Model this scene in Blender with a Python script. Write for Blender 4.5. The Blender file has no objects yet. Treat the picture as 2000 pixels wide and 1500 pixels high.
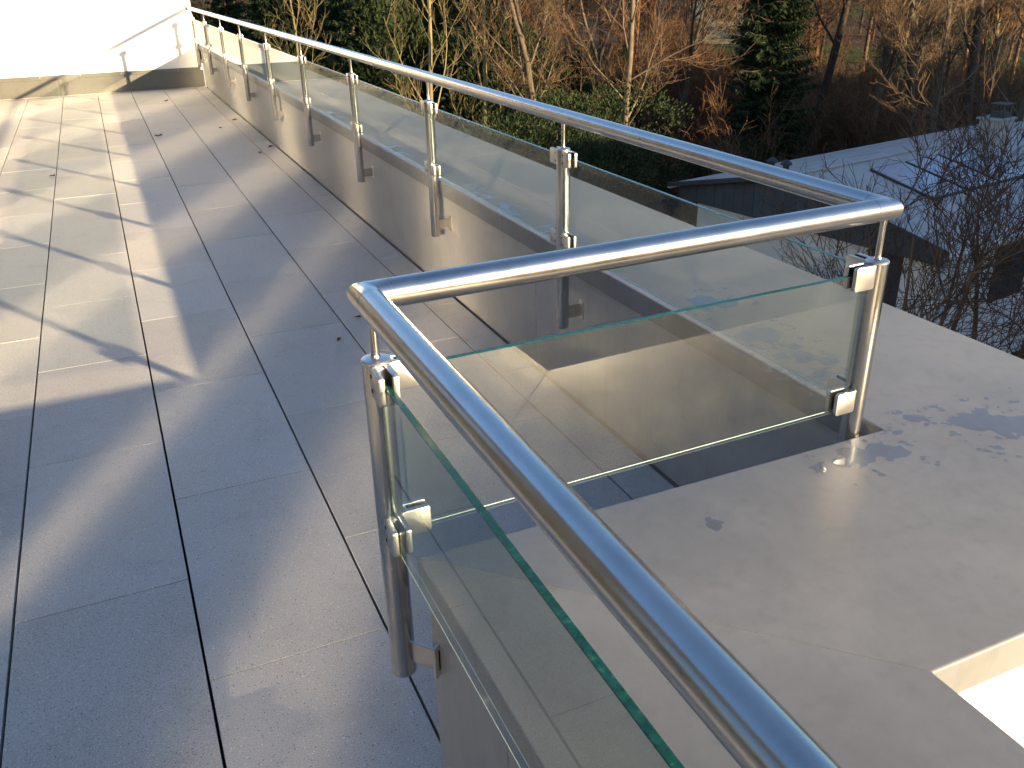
import bpy, bmesh, math, random
import numpy as np
from mathutils import Vector, Matrix, noise

random.seed(7)
SC = bpy.context.scene
COL = SC.collection
R = math.radians

# ------------------------------------------------------------------ camera, sky, sun, exposure
cam_d = bpy.data.cameras.new("camera")
cam = bpy.data.objects.new("camera", cam_d)
COL.objects.link(cam)
cam_d.sensor_fit = 'HORIZONTAL'
cam_d.sensor_width = 36.0
cam_d.lens = 36.0 * 1727.76 / 2000.0
cam_d.clip_start = 0.02
cam_d.clip_end = 3000.0
YAW, PITCH, ROLL = 0.4125, -0.4413, -0.0212
_F = Vector((math.sin(YAW) * math.cos(PITCH), math.cos(YAW) * math.cos(PITCH), math.sin(PITCH)))
_R = Vector((math.cos(YAW), -math.sin(YAW), 0.0))
_U = _R.cross(_F)
_R2 = _R * math.cos(ROLL) + _U * math.sin(ROLL)
_U2 = -_R * math.sin(ROLL) + _U * math.cos(ROLL)
cam.matrix_world = Matrix(((_R2.x, _U2.x, -_F.x, 0.0), (_R2.y, _U2.y, -_F.y, 0.0),
                           (_R2.z, _U2.z, -_F.z, 1.3888), (0, 0, 0, 1)))
SC.camera = cam

SUN_TRAVEL = Vector((-0.548, 1.0, -0.2430)).normalized()      # low winter sun from behind right
SUN_EL = math.asin(-SUN_TRAVEL.z)
SUN_AZ = math.atan2(-SUN_TRAVEL.x, -SUN_TRAVEL.y)              # clockwise from +Y

world = bpy.data.worlds.new("World")
SC.world = world
world.use_nodes = True
wn = world.node_tree
for n in list(wn.nodes):
    wn.nodes.remove(n)
w_out = wn.nodes.new('ShaderNodeOutputWorld')
w_bg = wn.nodes.new('ShaderNodeBackground')
w_sky = wn.nodes.new('ShaderNodeTexSky')
w_sky.sky_type = 'NISHITA'
w_sky.sun_disc = False
w_sky.sun_elevation = SUN_EL
w_sky.sun_rotation = SUN_AZ
w_sky.air_density = 1.0
w_sky.dust_density = 0.7
w_sky.ozone_density = 1.6
# thin high cloud streaks, spread evenly over the whole dome
w_tc = wn.nodes.new('ShaderNodeTexCoord')
w_map = wn.nodes.new('ShaderNodeMapping')
w_map.inputs['Scale'].default_value = (1.3, 3.2, 3.0)
w_map.inputs['Rotation'].default_value = (0.2, 0.1, 0.9)
w_noise = wn.nodes.new('ShaderNodeTexNoise')
w_noise.inputs['Scale'].default_value = 2.2
w_noise.inputs['Detail'].default_value = 7.0
w_noise.inputs['Roughness'].default_value = 0.55
w_noise.inputs['Distortion'].default_value = 0.6
w_ramp = wn.nodes.new('ShaderNodeValToRGB')
w_ramp.color_ramp.elements[0].position = 0.46
w_ramp.color_ramp.elements[0].color = (0, 0, 0, 1)
w_ramp.color_ramp.elements[1].position = 0.78
w_ramp.color_ramp.elements[1].color = (0.16, 0.16, 0.16, 1)
w_mix = wn.nodes.new('ShaderNodeMix')
w_mix.data_type = 'RGBA'
w_mix.inputs[7].default_value = (3.6, 3.5, 3.5, 1)
wn.links.new(w_tc.outputs['Generated'], w_map.inputs['Vector'])
wn.links.new(w_map.outputs[0], w_noise.inputs['Vector'])
wn.links.new(w_noise.outputs[0], w_ramp.inputs[0])
wn.links.new(w_ramp.outputs[0], w_mix.inputs[0])
wn.links.new(w_sky.outputs[0], w_mix.inputs[6])
w_wb = wn.nodes.new('ShaderNodeMix')                         # camera white balance: clear cool winter sky
w_wb.data_type = 'RGBA'
w_wb.blend_type = 'MULTIPLY'
w_wb.inputs[0].default_value = 1.0
w_wb.inputs[7].default_value = (0.83, 1.0, 1.22, 1)
wn.links.new(w_mix.outputs[2], w_wb.inputs[6])
wn.links.new(w_wb.outputs[2], w_bg.inputs['Color'])
w_bg.inputs['Strength'].default_value = 0.078
wn.links.new(w_bg.outputs[0], w_out.inputs['Surface'])

sun_d = bpy.data.lights.new("sun", 'SUN')
sun_d.energy = 5.0
sun_d.angle = R(0.53)
sun_d.color = (1.0, 0.755, 0.445)
sun = bpy.data.objects.new("sun", sun_d)
COL.objects.link(sun)
sun.location = (20, -40, 12)
sun.rotation_euler = SUN_TRAVEL.to_track_quat('-Z', 'Y').to_euler()

SC.view_settings.view_transform = 'Standard'
SC.view_settings.look = 'None'
SC.view_settings.gamma = 1.0
SC.view_settings.use_curve_mapping = False
SC.view_settings.exposure = 1.74

SC.render.engine = 'CYCLES'
SC.cycles.use_denoising = True
SC.cycles.max_bounces = 8
SC.cycles.adaptive_threshold = 0.02
SC.cycles.diffuse_bounces = 2
SC.cycles.glossy_bounces = 4
SC.cycles.transparent_max_bounces = 24
SC.cycles.blur_glossy = 0.0
SC.cycles.sample_clamp_indirect = 80.0
SC.cycles.use_guiding = True
SC.cycles.surface_guiding_probability = 0.9
SC.cycles.guiding_training_samples = 128

# ------------------------------------------------------------------ helpers
def tag(o, label=None, cat=None, group=None, kind=None):
    if label: o["label"] = label
    if cat: o["category"] = cat
    if group: o["group"] = group
    if kind: o["kind"] = kind
    return o

def empty(name, loc=(0, 0, 0)):
    o = bpy.data.objects.new(name, None)
    o.empty_display_size = 0.1
    o.location = loc
    COL.objects.link(o)
    return o

def link(name, me, parent=None, loc=None, rz=0.0):
    o = bpy.data.objects.new(name, me)
    COL.objects.link(o)
    if loc is not None: o.location = loc
    if rz: o.rotation_euler = (0, 0, rz)
    if parent is not None: o.parent = parent
    return o

class MB:
    """collects vertices and faces, then becomes one mesh"""
    def __init__(s):
        s.v = []; s.f = []; s.m = []; s.mat = 0
    def poly(s, pts):
        n = len(s.v); s.v += [tuple(p) for p in pts]
        s.f.append(tuple(range(n, n + len(pts)))); s.m.append(s.mat)
    def box(s, a, b):
        x0, y0, z0 = a; x1, y1, z1 = b; n = len(s.v)
        s.v += [(x0, y0, z0), (x1, y0, z0), (x1, y1, z0), (x0, y1, z0), (x0, y0, z1), (x1, y0, z1), (x1, y1, z1), (x0, y1, z1)]
        for f in ((0, 3, 2, 1), (4, 5, 6, 7), (0, 1, 5, 4), (1, 2, 6, 5), (2, 3, 7, 6), (3, 0, 4, 7)):
            s.f.append(tuple(n + i for i in f)); s.m.append(s.mat)
    def obox(s, o, ax, ay, az):
        """box with corner o and three edge vectors"""
        o, ax, ay, az = Vector(o), Vector(ax), Vector(ay), Vector(az); n = len(s.v)
        for k in (o, o + ax, o + ax + ay, o + ay): s.v.append(tuple(k))
        for k in (o, o + ax, o + ax + ay, o + ay): s.v.append(tuple(k + az))
        for f in ((0, 3, 2, 1), (4, 5, 6, 7), (0, 1, 5, 4), (1, 2, 6, 5), (2, 3, 7, 6), (3, 0, 4, 7)):
            s.f.append(tuple(n + i for i in f)); s.m.append(s.mat)
    def prism(s, outline, z0, z1):
        n = len(s.v); k = len(outline)
        s.v += [(x, y, z0) for x, y in outline] + [(x, y, z1) for x, y in outline]
        s.f.append(tuple(n + i for i in reversed(range(k)))); s.m.append(s.mat)
        s.f.append(tuple(n + k + i for i in range(k))); s.m.append(s.mat)
        for i in range(k):
            j = (i + 1) % k
            s.f.append((n + i, n + j, n + k + j, n + k + i)); s.m.append(s.mat)
    def lathe(s, prof, seg=24, c=(0, 0, 0)):
        n = len(s.v)
        for r, z in prof:
            for i in range(seg):
                a = 2 * math.pi * i / seg
                s.v.append((c[0] + r * math.cos(a), c[1] + r * math.sin(a), c[2] + z))
        for k in range(len(prof) - 1):
            for i in range(seg):
                j = (i + 1) % seg
                s.f.append((n + k * seg + i, n + k * seg + j, n + (k + 1) * seg + j, n + (k + 1) * seg + i)); s.m.append(s.mat)
        s.f.append(tuple(n + i for i in reversed(range(seg)))); s.m.append(s.mat)
        s.f.append(tuple(n + (len(prof) - 1) * seg + i for i in range(seg))); s.m.append(s.mat)
    def sweep(s, pts, r, seg=32, cap=True):
        """tube along a flat polyline, mitred at the bends"""
        pts = [Vector(p) for p in pts]; n = len(s.v); up = Vector((0, 0, 1))
        for i, p in enumerate(pts):
            d0 = (p - pts[i - 1]).normalized() if i else (pts[1] - p).normalized()
            d1 = (pts[i + 1] - p).normalized() if i < len(pts) - 1 else d0
            t = (d0 + d1).normalized(); side = t.cross(up).normalized()
            k = 1.0 / max(0.3, t.dot(d0))
            for j in range(seg):
                a = 2 * math.pi * j / seg
                s.v.append(tuple(p + side * (math.cos(a) * r * k) + up * (math.sin(a) * r)))
        for i in range(len(pts) - 1):
            for j in range(seg):
                q = (j + 1) % seg
                s.f.append((n + i * seg + j, n + i * seg + q, n + (i + 1) * seg + q, n + (i + 1) * seg + j)); s.m.append(s.mat)
        if cap:
            s.f.append(tuple(n + j for j in reversed(range(seg)))); s.m.append(s.mat)
            s.f.append(tuple(n + (len(pts) - 1) * seg + j for j in range(seg))); s.m.append(s.mat)
    def mesh(s, name, mats, smooth=None, bevel=0.0, bseg=2, fix=True):
        me = bpy.data.meshes.new(name)
        me.from_pydata(s.v, [], s.f)
        for m in (mats if isinstance(mats, (list, tuple)) else [mats]): me.materials.append(m)
        me.polygons.foreach_set('material_index', s.m)
        if fix or bevel:
            bm = bmesh.new(); bm.from_mesh(me)
            if fix: bmesh.ops.recalc_face_normals(bm, faces=bm.faces[:])
            if bevel:
                ed = [e for e in bm.edges if len(e.link_faces) == 2 and e.calc_face_angle(0) > R(35)]
                bmesh.ops.bevel(bm, geom=ed, offset=bevel, segments=bseg, affect='EDGES', profile=0.5, clamp_overlap=True)
            bm.to_mesh(me); bm.free()
        if smooth is not None or bevel:
            me.shade_smooth()
            try: me.set_sharp_from_angle(angle=R(smooth or 35))
            except Exception: pass
        me.update()
        return me

# ------------------------------------------------------------------ materials
def new_mat(name):
    m = bpy.data.materials.new(name); m.use_nodes = True
    nt = m.node_tree
    for n in list(nt.nodes): nt.nodes.remove(n)
    out = nt.nodes.new('ShaderNodeOutputMaterial')
    return m, nt, out

def N(nt, typ, **kw):
    n = nt.nodes.new(typ)
    for k, v in kw.items():
        if k in n.inputs: n.inputs[k].default_value = v
        else: setattr(n, k, v)
    return n

def ramp(nt, src, stops):
    r = nt.nodes.new('ShaderNodeValToRGB'); e = r.color_ramp.elements
    while len(e) < len(stops): e.new(0.5)
    for i, (p, c) in enumerate(stops):
        e[i].position = p; e[i].color = (c[0], c[1], c[2], 1) if not isinstance(c, (int, float)) else (c, c, c, 1)
    nt.links.new(src, r.inputs[0])
    return r.outputs[0]

def simple_mat(name, col, rough=0.6, metal=0.0, var=0.12, scale=8.0, bump=0.0, bscale=60.0, spec=0.5, rvar=0.08, coords='Object', objvar=0.0):
    m, nt, out = new_mat(name)
    b = N(nt, 'ShaderNodeBsdfPrincipled')
    b.inputs['Metallic'].default_value = metal
    b.inputs['Specular IOR Level'].default_value = spec
    tc = N(nt, 'ShaderNodeTexCoord')
    nz = N(nt, 'ShaderNodeTexNoise', Scale=scale, Detail=5.0, Roughness=0.6)
    nt.links.new(tc.outputs[coords], nz.inputs['Vector'])
    lo = tuple(c * (1 - var) for c in col); hi = tuple(min(1, c * (1 + var)) for c in col)
    c = ramp(nt, nz.outputs[0], [(0.3, lo), (0.7, hi)])
    if objvar:
        oi = N(nt, 'ShaderNodeObjectInfo')
        mr = N(nt, 'ShaderNodeMapRange'); mr.inputs[3].default_value = 1 - objvar; mr.inputs[4].default_value = 1 + objvar
        nt.links.new(oi.outputs['Random'], mr.inputs[0])
        hs = N(nt, 'ShaderNodeHueSaturation')
        nt.links.new(mr.outputs[0], hs.inputs['Value']); nt.links.new(c, hs.inputs['Color']); c = hs.outputs[0]
    nt.links.new(c, b.inputs['Base Color'])
    r = ramp(nt, nz.outputs[0], [(0.25, max(0.02, rough - rvar)), (0.75, min(1, rough + rvar))])
    nt.links.new(r, b.inputs['Roughness'])
    if bump:
        n2 = N(nt, 'ShaderNodeTexNoise', Scale=bscale, Detail=4.0)
        nt.links.new(tc.outputs[coords], n2.inputs['Vector'])
        bp = N(nt, 'ShaderNodeBump', Strength=bump, Distance=0.01)
        nt.links.new(n2.outputs[0], bp.inputs['Height']); nt.links.new(bp.outputs[0], b.inputs['Normal'])
    nt.links.new(b.outputs[0], out.inputs[0])
    return m

def slab_mat():
    m, nt, out = new_mat('granite_concrete')
    b = N(nt, 'ShaderNodeBsdfPrincipled'); b.inputs['Specular IOR Level'].default_value = 0.35
    g = N(nt, 'ShaderNodeNewGeometry'); oi = N(nt, 'ShaderNodeObjectInfo')
    big = N(nt, 'ShaderNodeTexNoise', Scale=2.3, Detail=6.0, Roughness=0.6)
    fine = N(nt, 'ShaderNodeTexNoise', Scale=330.0, Detail=3.0, Roughness=0.7)
    spk = N(nt, 'ShaderNodeTexVoronoi', Scale=210.0)
    for n in (big, fine, spk): nt.links.new(g.outputs['Position'], n.inputs['Vector'])
    base = ramp(nt, big.outputs[0], [(0.28, (0.385, 0.375, 0.355)), (0.72, (0.460, 0.447, 0.425))])
    fr = ramp(nt, fine.outputs[0], [(0.30, 0.52), (0.5, 1.0), (0.72, 1.55)])
    mul = N(nt, 'ShaderNodeMix', data_type='RGBA', blend_type='MULTIPLY'); mul.inputs[0].default_value = 0.75
    nt.links.new(base, mul.inputs[6]); nt.links.new(fr, mul.inputs[7])
    # grains: each voronoi cell gets its own tone, few of them pale or dark
    sep = N(nt, 'ShaderNodeSeparateColor'); nt.links.new(spk.outputs['Color'], sep.inputs[0])
    gr = ramp(nt, sep.outputs[0], [(0.0, 0.35), (0.07, 0.38), (0.09, 1.0), (0.90, 1.0), (0.93, 1.45), (1.0, 1.6)])
    mask = ramp(nt, spk.outputs['Distance'], [(0.25, 1.0), (0.42, 0.0)])
    mg = N(nt, 'ShaderNodeMix', data_type='RGBA', blend_type='MULTIPLY')
    nt.links.new(mask, mg.inputs[0]); nt.links.new(mul.outputs[2], mg.inputs[6]); nt.links.new(gr, mg.inputs[7])
    mr = N(nt, 'ShaderNodeMapRange'); mr.inputs[3].default_value = 0.90; mr.inputs[4].default_value = 1.07
    nt.links.new(oi.outputs['Random'], mr.inputs[0])
    hs = N(nt, 'ShaderNodeHueSaturation'); nt.links.new(mr.outputs[0], hs.inputs['Value']); nt.links.new(mg.outputs[2], hs.inputs['Color'])
    # faint damp stains with a shape of their own
    st = N(nt, 'ShaderNodeTexNoise', Scale=5.5, Detail=8.0, Roughness=0.7, Distortion=0.4)
    nt.links.new(g.outputs['Position'], st.inputs['Vector'])
    sr = ramp(nt, st.outputs[0], [(0.30, 0.88), (0.45, 1.0)])
    ms = N(nt, 'ShaderNodeMix', data_type='RGBA', blend_type='MULTIPLY'); ms.inputs[0].default_value = 1.0
    nt.links.new(hs.outputs[0], ms.inputs[6]); nt.links.new(sr, ms.inputs[7])
    nt.links.new(ms.outputs[2], b.inputs['Base Color'])
    rr = ramp(nt, big.outputs[0], [(0.3, 0.55), (0.7, 0.72)]); nt.links.new(rr, b.inputs['Roughness'])
    bp = N(nt, 'ShaderNodeBump', Strength=0.25, Distance=0.0015)
    nt.links.new(fine.outputs[0], bp.inputs['Height']); nt.links.new(bp.outputs[0], b.inputs['Normal'])
    nt.links.new(b.outputs[0], out.inputs[0])
    return m

def sheet_mat(name, col, rough):
    """coated sheet metal: satin, a little wavy, with faint dried water marks and blotches for cloud reflections"""
    m, nt, out = new_mat(name)
    b = N(nt, 'ShaderNodeBsdfPrincipled'); b.inputs['Specular IOR Level'].default_value = 0.40
    g = N(nt, 'ShaderNodeNewGeometry')
    n1 = N(nt, 'ShaderNodeTexNoise', Scale=3.0, Detail=7.0, Roughness=0.62, Distortion=0.5)
    n2 = N(nt, 'ShaderNodeTexNoise', Scale=38.0, Detail=5.0, Roughness=0.6)
    n3 = N(nt, 'ShaderNodeTexNoise', Scale=1.6, Detail=2.0)
    for n in (n1, n2, n3): nt.links.new(g.outputs['Position'], n.inputs['Vector'])
    n4 = N(nt, 'ShaderNodeTexNoise', Scale=1.0, Detail=5.0, Roughness=0.6)
    mp = N(nt, 'ShaderNodeMapping'); mp.inputs['Scale'].default_value = (26.0, 26.0, 1.6)
    nt.links.new(g.outputs['Position'], mp.inputs['Vector']); nt.links.new(mp.outputs[0], n4.inputs['Vector'])
    lo = tuple(c * 0.86 for c in col); hi = tuple(c * 1.09 for c in col)  # soft blotches put cloud reflections on the coping into the sheet colour
    c0 = ramp(nt, n1.outputs[0], [(0.30, lo), (0.62, hi)])
    c3 = ramp(nt, n4.outputs[0], [(0.28, 0.90), (0.48, 1.0)])
    m4 = N(nt, 'ShaderNodeMix', data_type='RGBA', blend_type='MULTIPLY'); m4.inputs[0].default_value = 1.0
    nt.links.new(c0, m4.inputs[6]); nt.links.new(c3, m4.inputs[7]); c = m4.outputs[2]
    c2 = ramp(nt, n2.outputs[0], [(0.25, 0.93), (0.5, 1.0), (0.8, 1.04)])
    mul = N(nt, 'ShaderNodeMix', data_type='RGBA', blend_type='MULTIPLY'); mul.inputs[0].default_value = 1.0
    nt.links.new(c, mul.inputs[6]); nt.links.new(c2, mul.inputs[7]); nt.links.new(mul.outputs[2], b.inputs['Base Color'])
    r = ramp(nt, n1.outputs[0], [(0.3, rough - 0.07), (0.7, rough + 0.10)]); nt.links.new(r, b.inputs['Roughness'])
    bp = N(nt, 'ShaderNodeBump', Strength=0.12, Distance=0.012); nt.links.new(n3.outputs[0], bp.inputs['Height'])
    nt.links.new(bp.outputs[0], b.inputs['Normal'])
    nt.links.new(b.outputs[0], out.inputs[0])
    return m

def steel_mat(name='brushed_steel', rough=0.215, col=(0.54, 0.52, 0.49)):
    m, nt, out = new_mat(name)
    b = N(nt, 'ShaderNodeBsdfPrincipled'); b.inputs['Metallic'].default_value = 1.0
    tc = N(nt, 'ShaderNodeTexCoord')
    n1 = N(nt, 'ShaderNodeTexNoise', Scale=14.0, Detail=6.0, Roughness=0.65)
    n2 = N(nt, 'ShaderNodeTexNoise', Scale=420.0, Detail=2.0)
    nt.links.new(tc.outputs['Object'], n1.inputs['Vector']); nt.links.new(tc.outputs['Object'], n2.inputs['Vector'])
    c = ramp(nt, n1.outputs[0], [(0.3, tuple(k * 0.92 for k in col)), (0.7, tuple(k * 1.06 for k in col))])
    nt.links.new(c, b.inputs['Base Color'])
    ad = N(nt, 'ShaderNodeMath', operation='MULTIPLY_ADD'); ad.inputs[1].default_value = 0.16; ad.inputs[2].default_value = rough - 0.08
    nt.links.new(n1.outputs[0], ad.inputs[0]); nt.links.new(ad.outputs[0], b.inputs['Roughness'])
    bp = N(nt, 'ShaderNodeBump', Strength=0.06, Distance=0.0008); nt.links.new(n2.outputs[0], bp.inputs['Height'])
    nt.links.new(bp.outputs[0], b.inputs['Normal'])
    nt.links.new(b.outputs[0], out.inputs[0])
    return m

def schlick(nt, f0, f1=1.0):
    lw = N(nt, 'ShaderNodeLayerWeight'); lw.inputs['Blend'].default_value = 0.5
    p = N(nt, 'ShaderNodeMath', operation='POWER'); p.inputs[1].default_value = 5.0
    nt.links.new(lw.outputs['Facing'], p.inputs[0])
    a = N(nt, 'ShaderNodeMath', operation='MULTIPLY_ADD'); a.inputs[1].default_value = f1 - f0; a.inputs[2].default_value = f0
    nt.links.new(p.outputs[0], a.inputs[0])
    return a.outputs[0]

def pane_mat(name, tint, f0=0.045, rough=0.0, dirt=0.0, slant=(1, 1, 1)):
    """thin clear sheet: lets straight light through (tinted) and mirrors at grazing angles"""
    m, nt, out = new_mat(name)
    tr = N(nt, 'ShaderNodeBsdfTransparent')
    # the slanted way through the sheet is longer and darker
    lw = N(nt, 'ShaderNodeLayerWeight'); lw.inputs['Blend'].default_value = 0.5
    tc = ramp(nt, lw.outputs['Facing'], [(0.0, tint), (0.45, tuple(t ** slant[0] for t in tint)), (0.75, tuple(t ** slant[1] for t in tint)), (1.0, tuple(t ** slant[2] for t in tint))])
    nt.links.new(tc, tr.inputs[0])
    gl = N(nt, 'ShaderNodeBsdfGlossy'); gl.inputs['Roughness'].default_value = rough
    gl.inputs['Color'].default_value = (0.95, 0.97, 0.96, 1)
    mx = N(nt, 'ShaderNodeMixShader')
    # the mirror images of both surfaces are carried by the surface facing the viewer or light
    gg = N(nt, 'ShaderNodeNewGeometry'); bf = N(nt, 'ShaderNodeMath', operation='MULTIPLY_ADD'); bf.inputs[1].default_value = -1.05; bf.inputs[2].default_value = 1.05
    nt.links.new(gg.outputs['Backfacing'], bf.inputs[0])
    fm = N(nt, 'ShaderNodeMath', operation='MULTIPLY', use_clamp=True); nt.links.new(schlick(nt, f0), fm.inputs[0]); nt.links.new(bf.outputs[0], fm.inputs[1])
    nt.links.new(fm.outputs[0], mx.inputs[0]); nt.links.new(tr.outputs[0], mx.inputs[1]); nt.links.new(gl.outputs[0], mx.inputs[2])
    sh = mx.outputs[0]
    if dirt:
        df = N(nt, 'ShaderNodeBsdfDiffuse'); df.inputs[0].default_value = (0.6, 0.6, 0.58, 1)
        g = N(nt, 'ShaderNodeNewGeometry'); nz = N(nt, 'ShaderNodeTexNoise', Scale=9.0, Detail=8.0, Roughness=0.75)
        nt.links.new(g.outputs['Position'], nz.inputs['Vector'])
        k = ramp(nt, nz.outputs[0], [(0.35, dirt * 0.4), (0.75, dirt * 1.6)])
        m2 = N(nt, 'ShaderNodeMixShader'); nt.links.new(k, m2.inputs[0]); nt.links.new(sh, m2.inputs[1]); nt.links.new(df.outputs[0], m2.inputs[2])
        sh = m2.outputs[0]
    nt.links.new(sh, out.inputs[0])
    return m

def window_mirror_mat():
    """sun-coated window glass of the house behind the terrace"""
    m, nt, out = new_mat('coated_window_glass')
    gl = N(nt, 'ShaderNodeBsdfGlossy'); gl.inputs['Color'].default_value = (0.62, 0.63, 0.64, 1); gl.inputs['Roughness'].default_value = 0.10
    nt.links.new(gl.outputs[0], out.inputs[0])
    return m

M_SLAB = slab_mat()
M_JOINT = simple_mat('dark_joint_bed', (0.02, 0.02, 0.02), 0.95)
M_COPING = sheet_mat('coated_coping_sheet', (0.178, 0.184, 0.191), 0.46)
M_CLAD = sheet_mat('coated_cladding_panel', (0.35, 0.345, 0.338), 0.42)
M_RENDER = simple_mat('white_render', (0.68, 0.66, 0.62), 0.9, var=0.03, scale=3.0, bump=0.12, bscale=180.0)
M_FLASH = sheet_mat('grey_flashing', (0.098, 0.095, 0.084), 0.5)
M_STEEL = steel_mat()
M_STEEL2 = steel_mat('satin_steel_clamp', 0.34, (0.62, 0.60, 0.565))
M_RUBBER = simple_mat('black_rubber', (0.012, 0.012, 0.012), 0.6)
M_GLASS = pane_mat('clear_safety_glass', (0.952, 0.963, 0.960), 0.040, 0.0, 0.014, (3.8, 6.5, 10))
M_WATER = pane_mat('water_film', (0.80, 0.83, 0.87), 0.024, 0.08)
M_MIRROR = window_mirror_mat()

def glass_edge_mat():
    m, nt, out = new_mat('green_glass_edge')
    b = N(nt, 'ShaderNodeBsdfPrincipled')
    g = N(nt, 'ShaderNodeNewGeometry'); nz = N(nt, 'ShaderNodeTexNoise', Scale=120.0, Detail=4.0)
    nt.links.new(g.outputs['Position'], nz.inputs['Vector'])
    c = ramp(nt, nz.outputs[0], [(0.35, (0.004, 0.042, 0.030)), (0.65, (0.007, 0.075, 0.053)), (0.82, (0.06, 0.20, 0.15))])
    nt.links.new(c, b.inputs['Base Color'])
    b.inputs['Roughness'].default_value = 0.22
    b.inputs['Transmission Weight'].default_value = 0.15
    nt.links.new(b.outputs[0], out.inputs[0])
    return m
M_EDGE = glass_edge_mat()
M_ENDEDGE = pane_mat('clear_glass_end', (0.62, 0.74, 0.71), 0.06, 0.05)
M_LOWEDGE = simple_mat('lit_glass_edge', (0.50, 0.66, 0.62), 0.25, var=0.1, scale=60)  # lower edge catching the light, put into a pale base colour

# ------------------------------------------------------------------ terrace dimensions (metres)
XI, XO, XF = 1.3133, 1.8700, 1.3257        # long wing: coping inner and outer edge, cladding face
Y0, YC = 1.1395, 0.6000                    # short wing: inner and outer edge
XN, XNO = 0.3254, 0.8670                   # near wing: inner and outer edge
ZC, ZB = 0.5276, 0.4634                    # coping top, bottom of its turned-down edge
YF = 13.10                                 # far wall
YB = -6.0                                  # behind the camera
XFAC = -1.75                               # house front on the left
ZG = -8.6                                  # garden level

# ------------------------------------------------------------------ terrace floor with its slabs
mb = MB(); mb.prism([(XFAC - 0.2, YB), (XN + 0.05, YB), (XN + 0.05, Y0 - 0.05), (XF + 0.06, Y0 - 0.05), (XF + 0.06, YF + 0.3), (XFAC - 0.2, YF + 0.3)], -0.12, -0.040)
terrace = link('terrace_floor', mb.mesh('terrace_floor', M_JOINT))
tag(terrace, 'grey granite concrete slab terrace floor', None, None, 'structure')
SW, SL, J0 = 0.400, 0.800, -0.4275
slab_cache = {}
def slab_mesh(w, l):
    key = (round(w, 3), round(l, 3))
    if key not in slab_cache:
        b = MB(); b.box((-w / 2, -l / 2, -0.042), (w / 2, l / 2, 0))
        me = b.mesh('paving_slab', M_SLAB)
        bm = bmesh.new(); bm.from_mesh(me)
        ed = [e for e in bm.edges if all(v.co.z > -0.001 for v in e.verts)]
        bmesh.ops.bevel(bm, geom=ed, offset=0.0006, segments=1, affect='EDGES')
        bm.to_mesh(me); bm.free()
        slab_cache[key] = me
    return slab_cache[key]
rs = random.Random(3)
k = -7
while True:
    xa = J0 + k * SW
    if xa > XF - 0.05: break
    xb = min(xa + SW, XF - 0.006)
    yo = 2.0045 if k % 2 == 0 else 1.6112
    j = -5
    while True:
        ya = yo + j * SL; yb = min(ya + SL, YF - 0.006)
        if ya > YF - 0.05: break
        j += 1
        if ya < -2.0: continue
        xl, xr = xa + 0.0032, xb - 0.0032
        if xr > XN and ya < Y0:                                  # next to the near wing
            if xl > XN: 
                if yb < Y0 + 0.02: continue
                ya2 = Y0 + 0.004
            else:
                if yb > Y0 and False: pass
                ya2 = ya
                notch = (xl, xr, ya + 0.0014, yb - 0.0014) if yb > Y0 + 0.02 else None
                xr = min(xr, XN + 0.004)
                if notch:
                    q = MB(); a, b, c, d = notch
                    q.prism([(a, c), (XN + 0.004, c), (XN + 0.004, Y0 - 0.003), (b, Y0 - 0.003), (b, d), (a, d)], -0.042, 0)
                    link('paving_slab', q.mesh('paving_slab', M_SLAB), terrace)
                    continue
        else: ya2 = ya
        w, l = xr - xl, yb - ya2 - 0.0034
        if w < 0.03 or l < 0.03: continue
        o = link('paving_slab', slab_mesh(w, l), terrace, ((xl + xr) / 2, (ya2 + yb) / 2, rs.uniform(-0.0008, 0.0006)))
        o.rotation_euler = (rs.uniform(-0.0009, 0.0009), rs.uniform(-0.0009, 0.0009), rs.uniform(-0.0006, 0.0006))
    k += 1

# ------------------------------------------------------------------ building below and parapet
out_line = [(-14, -14), (XNO - 0.03, -14), (XNO - 0.03, YC + 0.03), (XO - 0.03, YC + 0.03), (XO - 0.03, 19), (-14, 19)]
bld = empty('apartment_building', (0, 0, ZG))
mb = MB(); mb.prism([(x, y) for x, y in out_line], 0, -0.125 - ZG)
link('wall', mb.mesh('wall', M_RENDER), bld)
tag(bld, 'white rendered building front below the coping at lower right', 'building')

par = empty('parapet', (0, 0, -0.12))
def P(o):
    o.location.z += 0.12
    return o
mb = MB()
core = [(XN + 0.03, -5.0), (XNO - 0.031, -5.0), (XNO - 0.031, YC + 0.031), (XO - 0.031, YC + 0.031), (XO - 0.031, YF - 0.002), (XF + 0.02, YF - 0.002), (XF + 0.02, Y0 - 0.03), (XN + 0.03, Y0 - 0.03)]
mb.prism(core, -0.12, ZB + 0.03)
P(link('wall', mb.mesh('parapet_core', M_RENDER), par))
def coping(pts, seams=()):
    """folded sheet cap; sides listed in seams butt against the next sheet and stay sharp"""
    b = MB(); b.prism(pts, ZB, ZC); me = b.mesh('coping_sheet', M_COPING)
    bm = bmesh.new(); bm.from_mesh(me); ed = []
    for e in bm.edges:
        p, q = e.verts[0].co, e.verts[1].co
        if p.z < ZC - 0.001 or q.z < ZC - 0.001: continue
        hit = False
        for i in seams:
            s0, s1 = pts[i], pts[(i + 1) % len(pts)]
            if {(round(p.x, 4), round(p.y, 4)), (round(q.x, 4), round(q.y, 4))} == {(round(s0[0], 4), round(s0[1], 4)), (round(s1[0], 4), round(s1[1], 4))}: hit = True
        if not hit: ed.append(e)
    bmesh.ops.bevel(bm, geom=ed, offset=0.005, segments=4, affect='EDGES', profile=0.5)
    bm.to_mesh(me); bm.free(); me.shade_smooth(); me.set_sharp_from_angle(angle=R(35))
    return P(link('coping_sheet', me, par))
g = 0.0009
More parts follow.
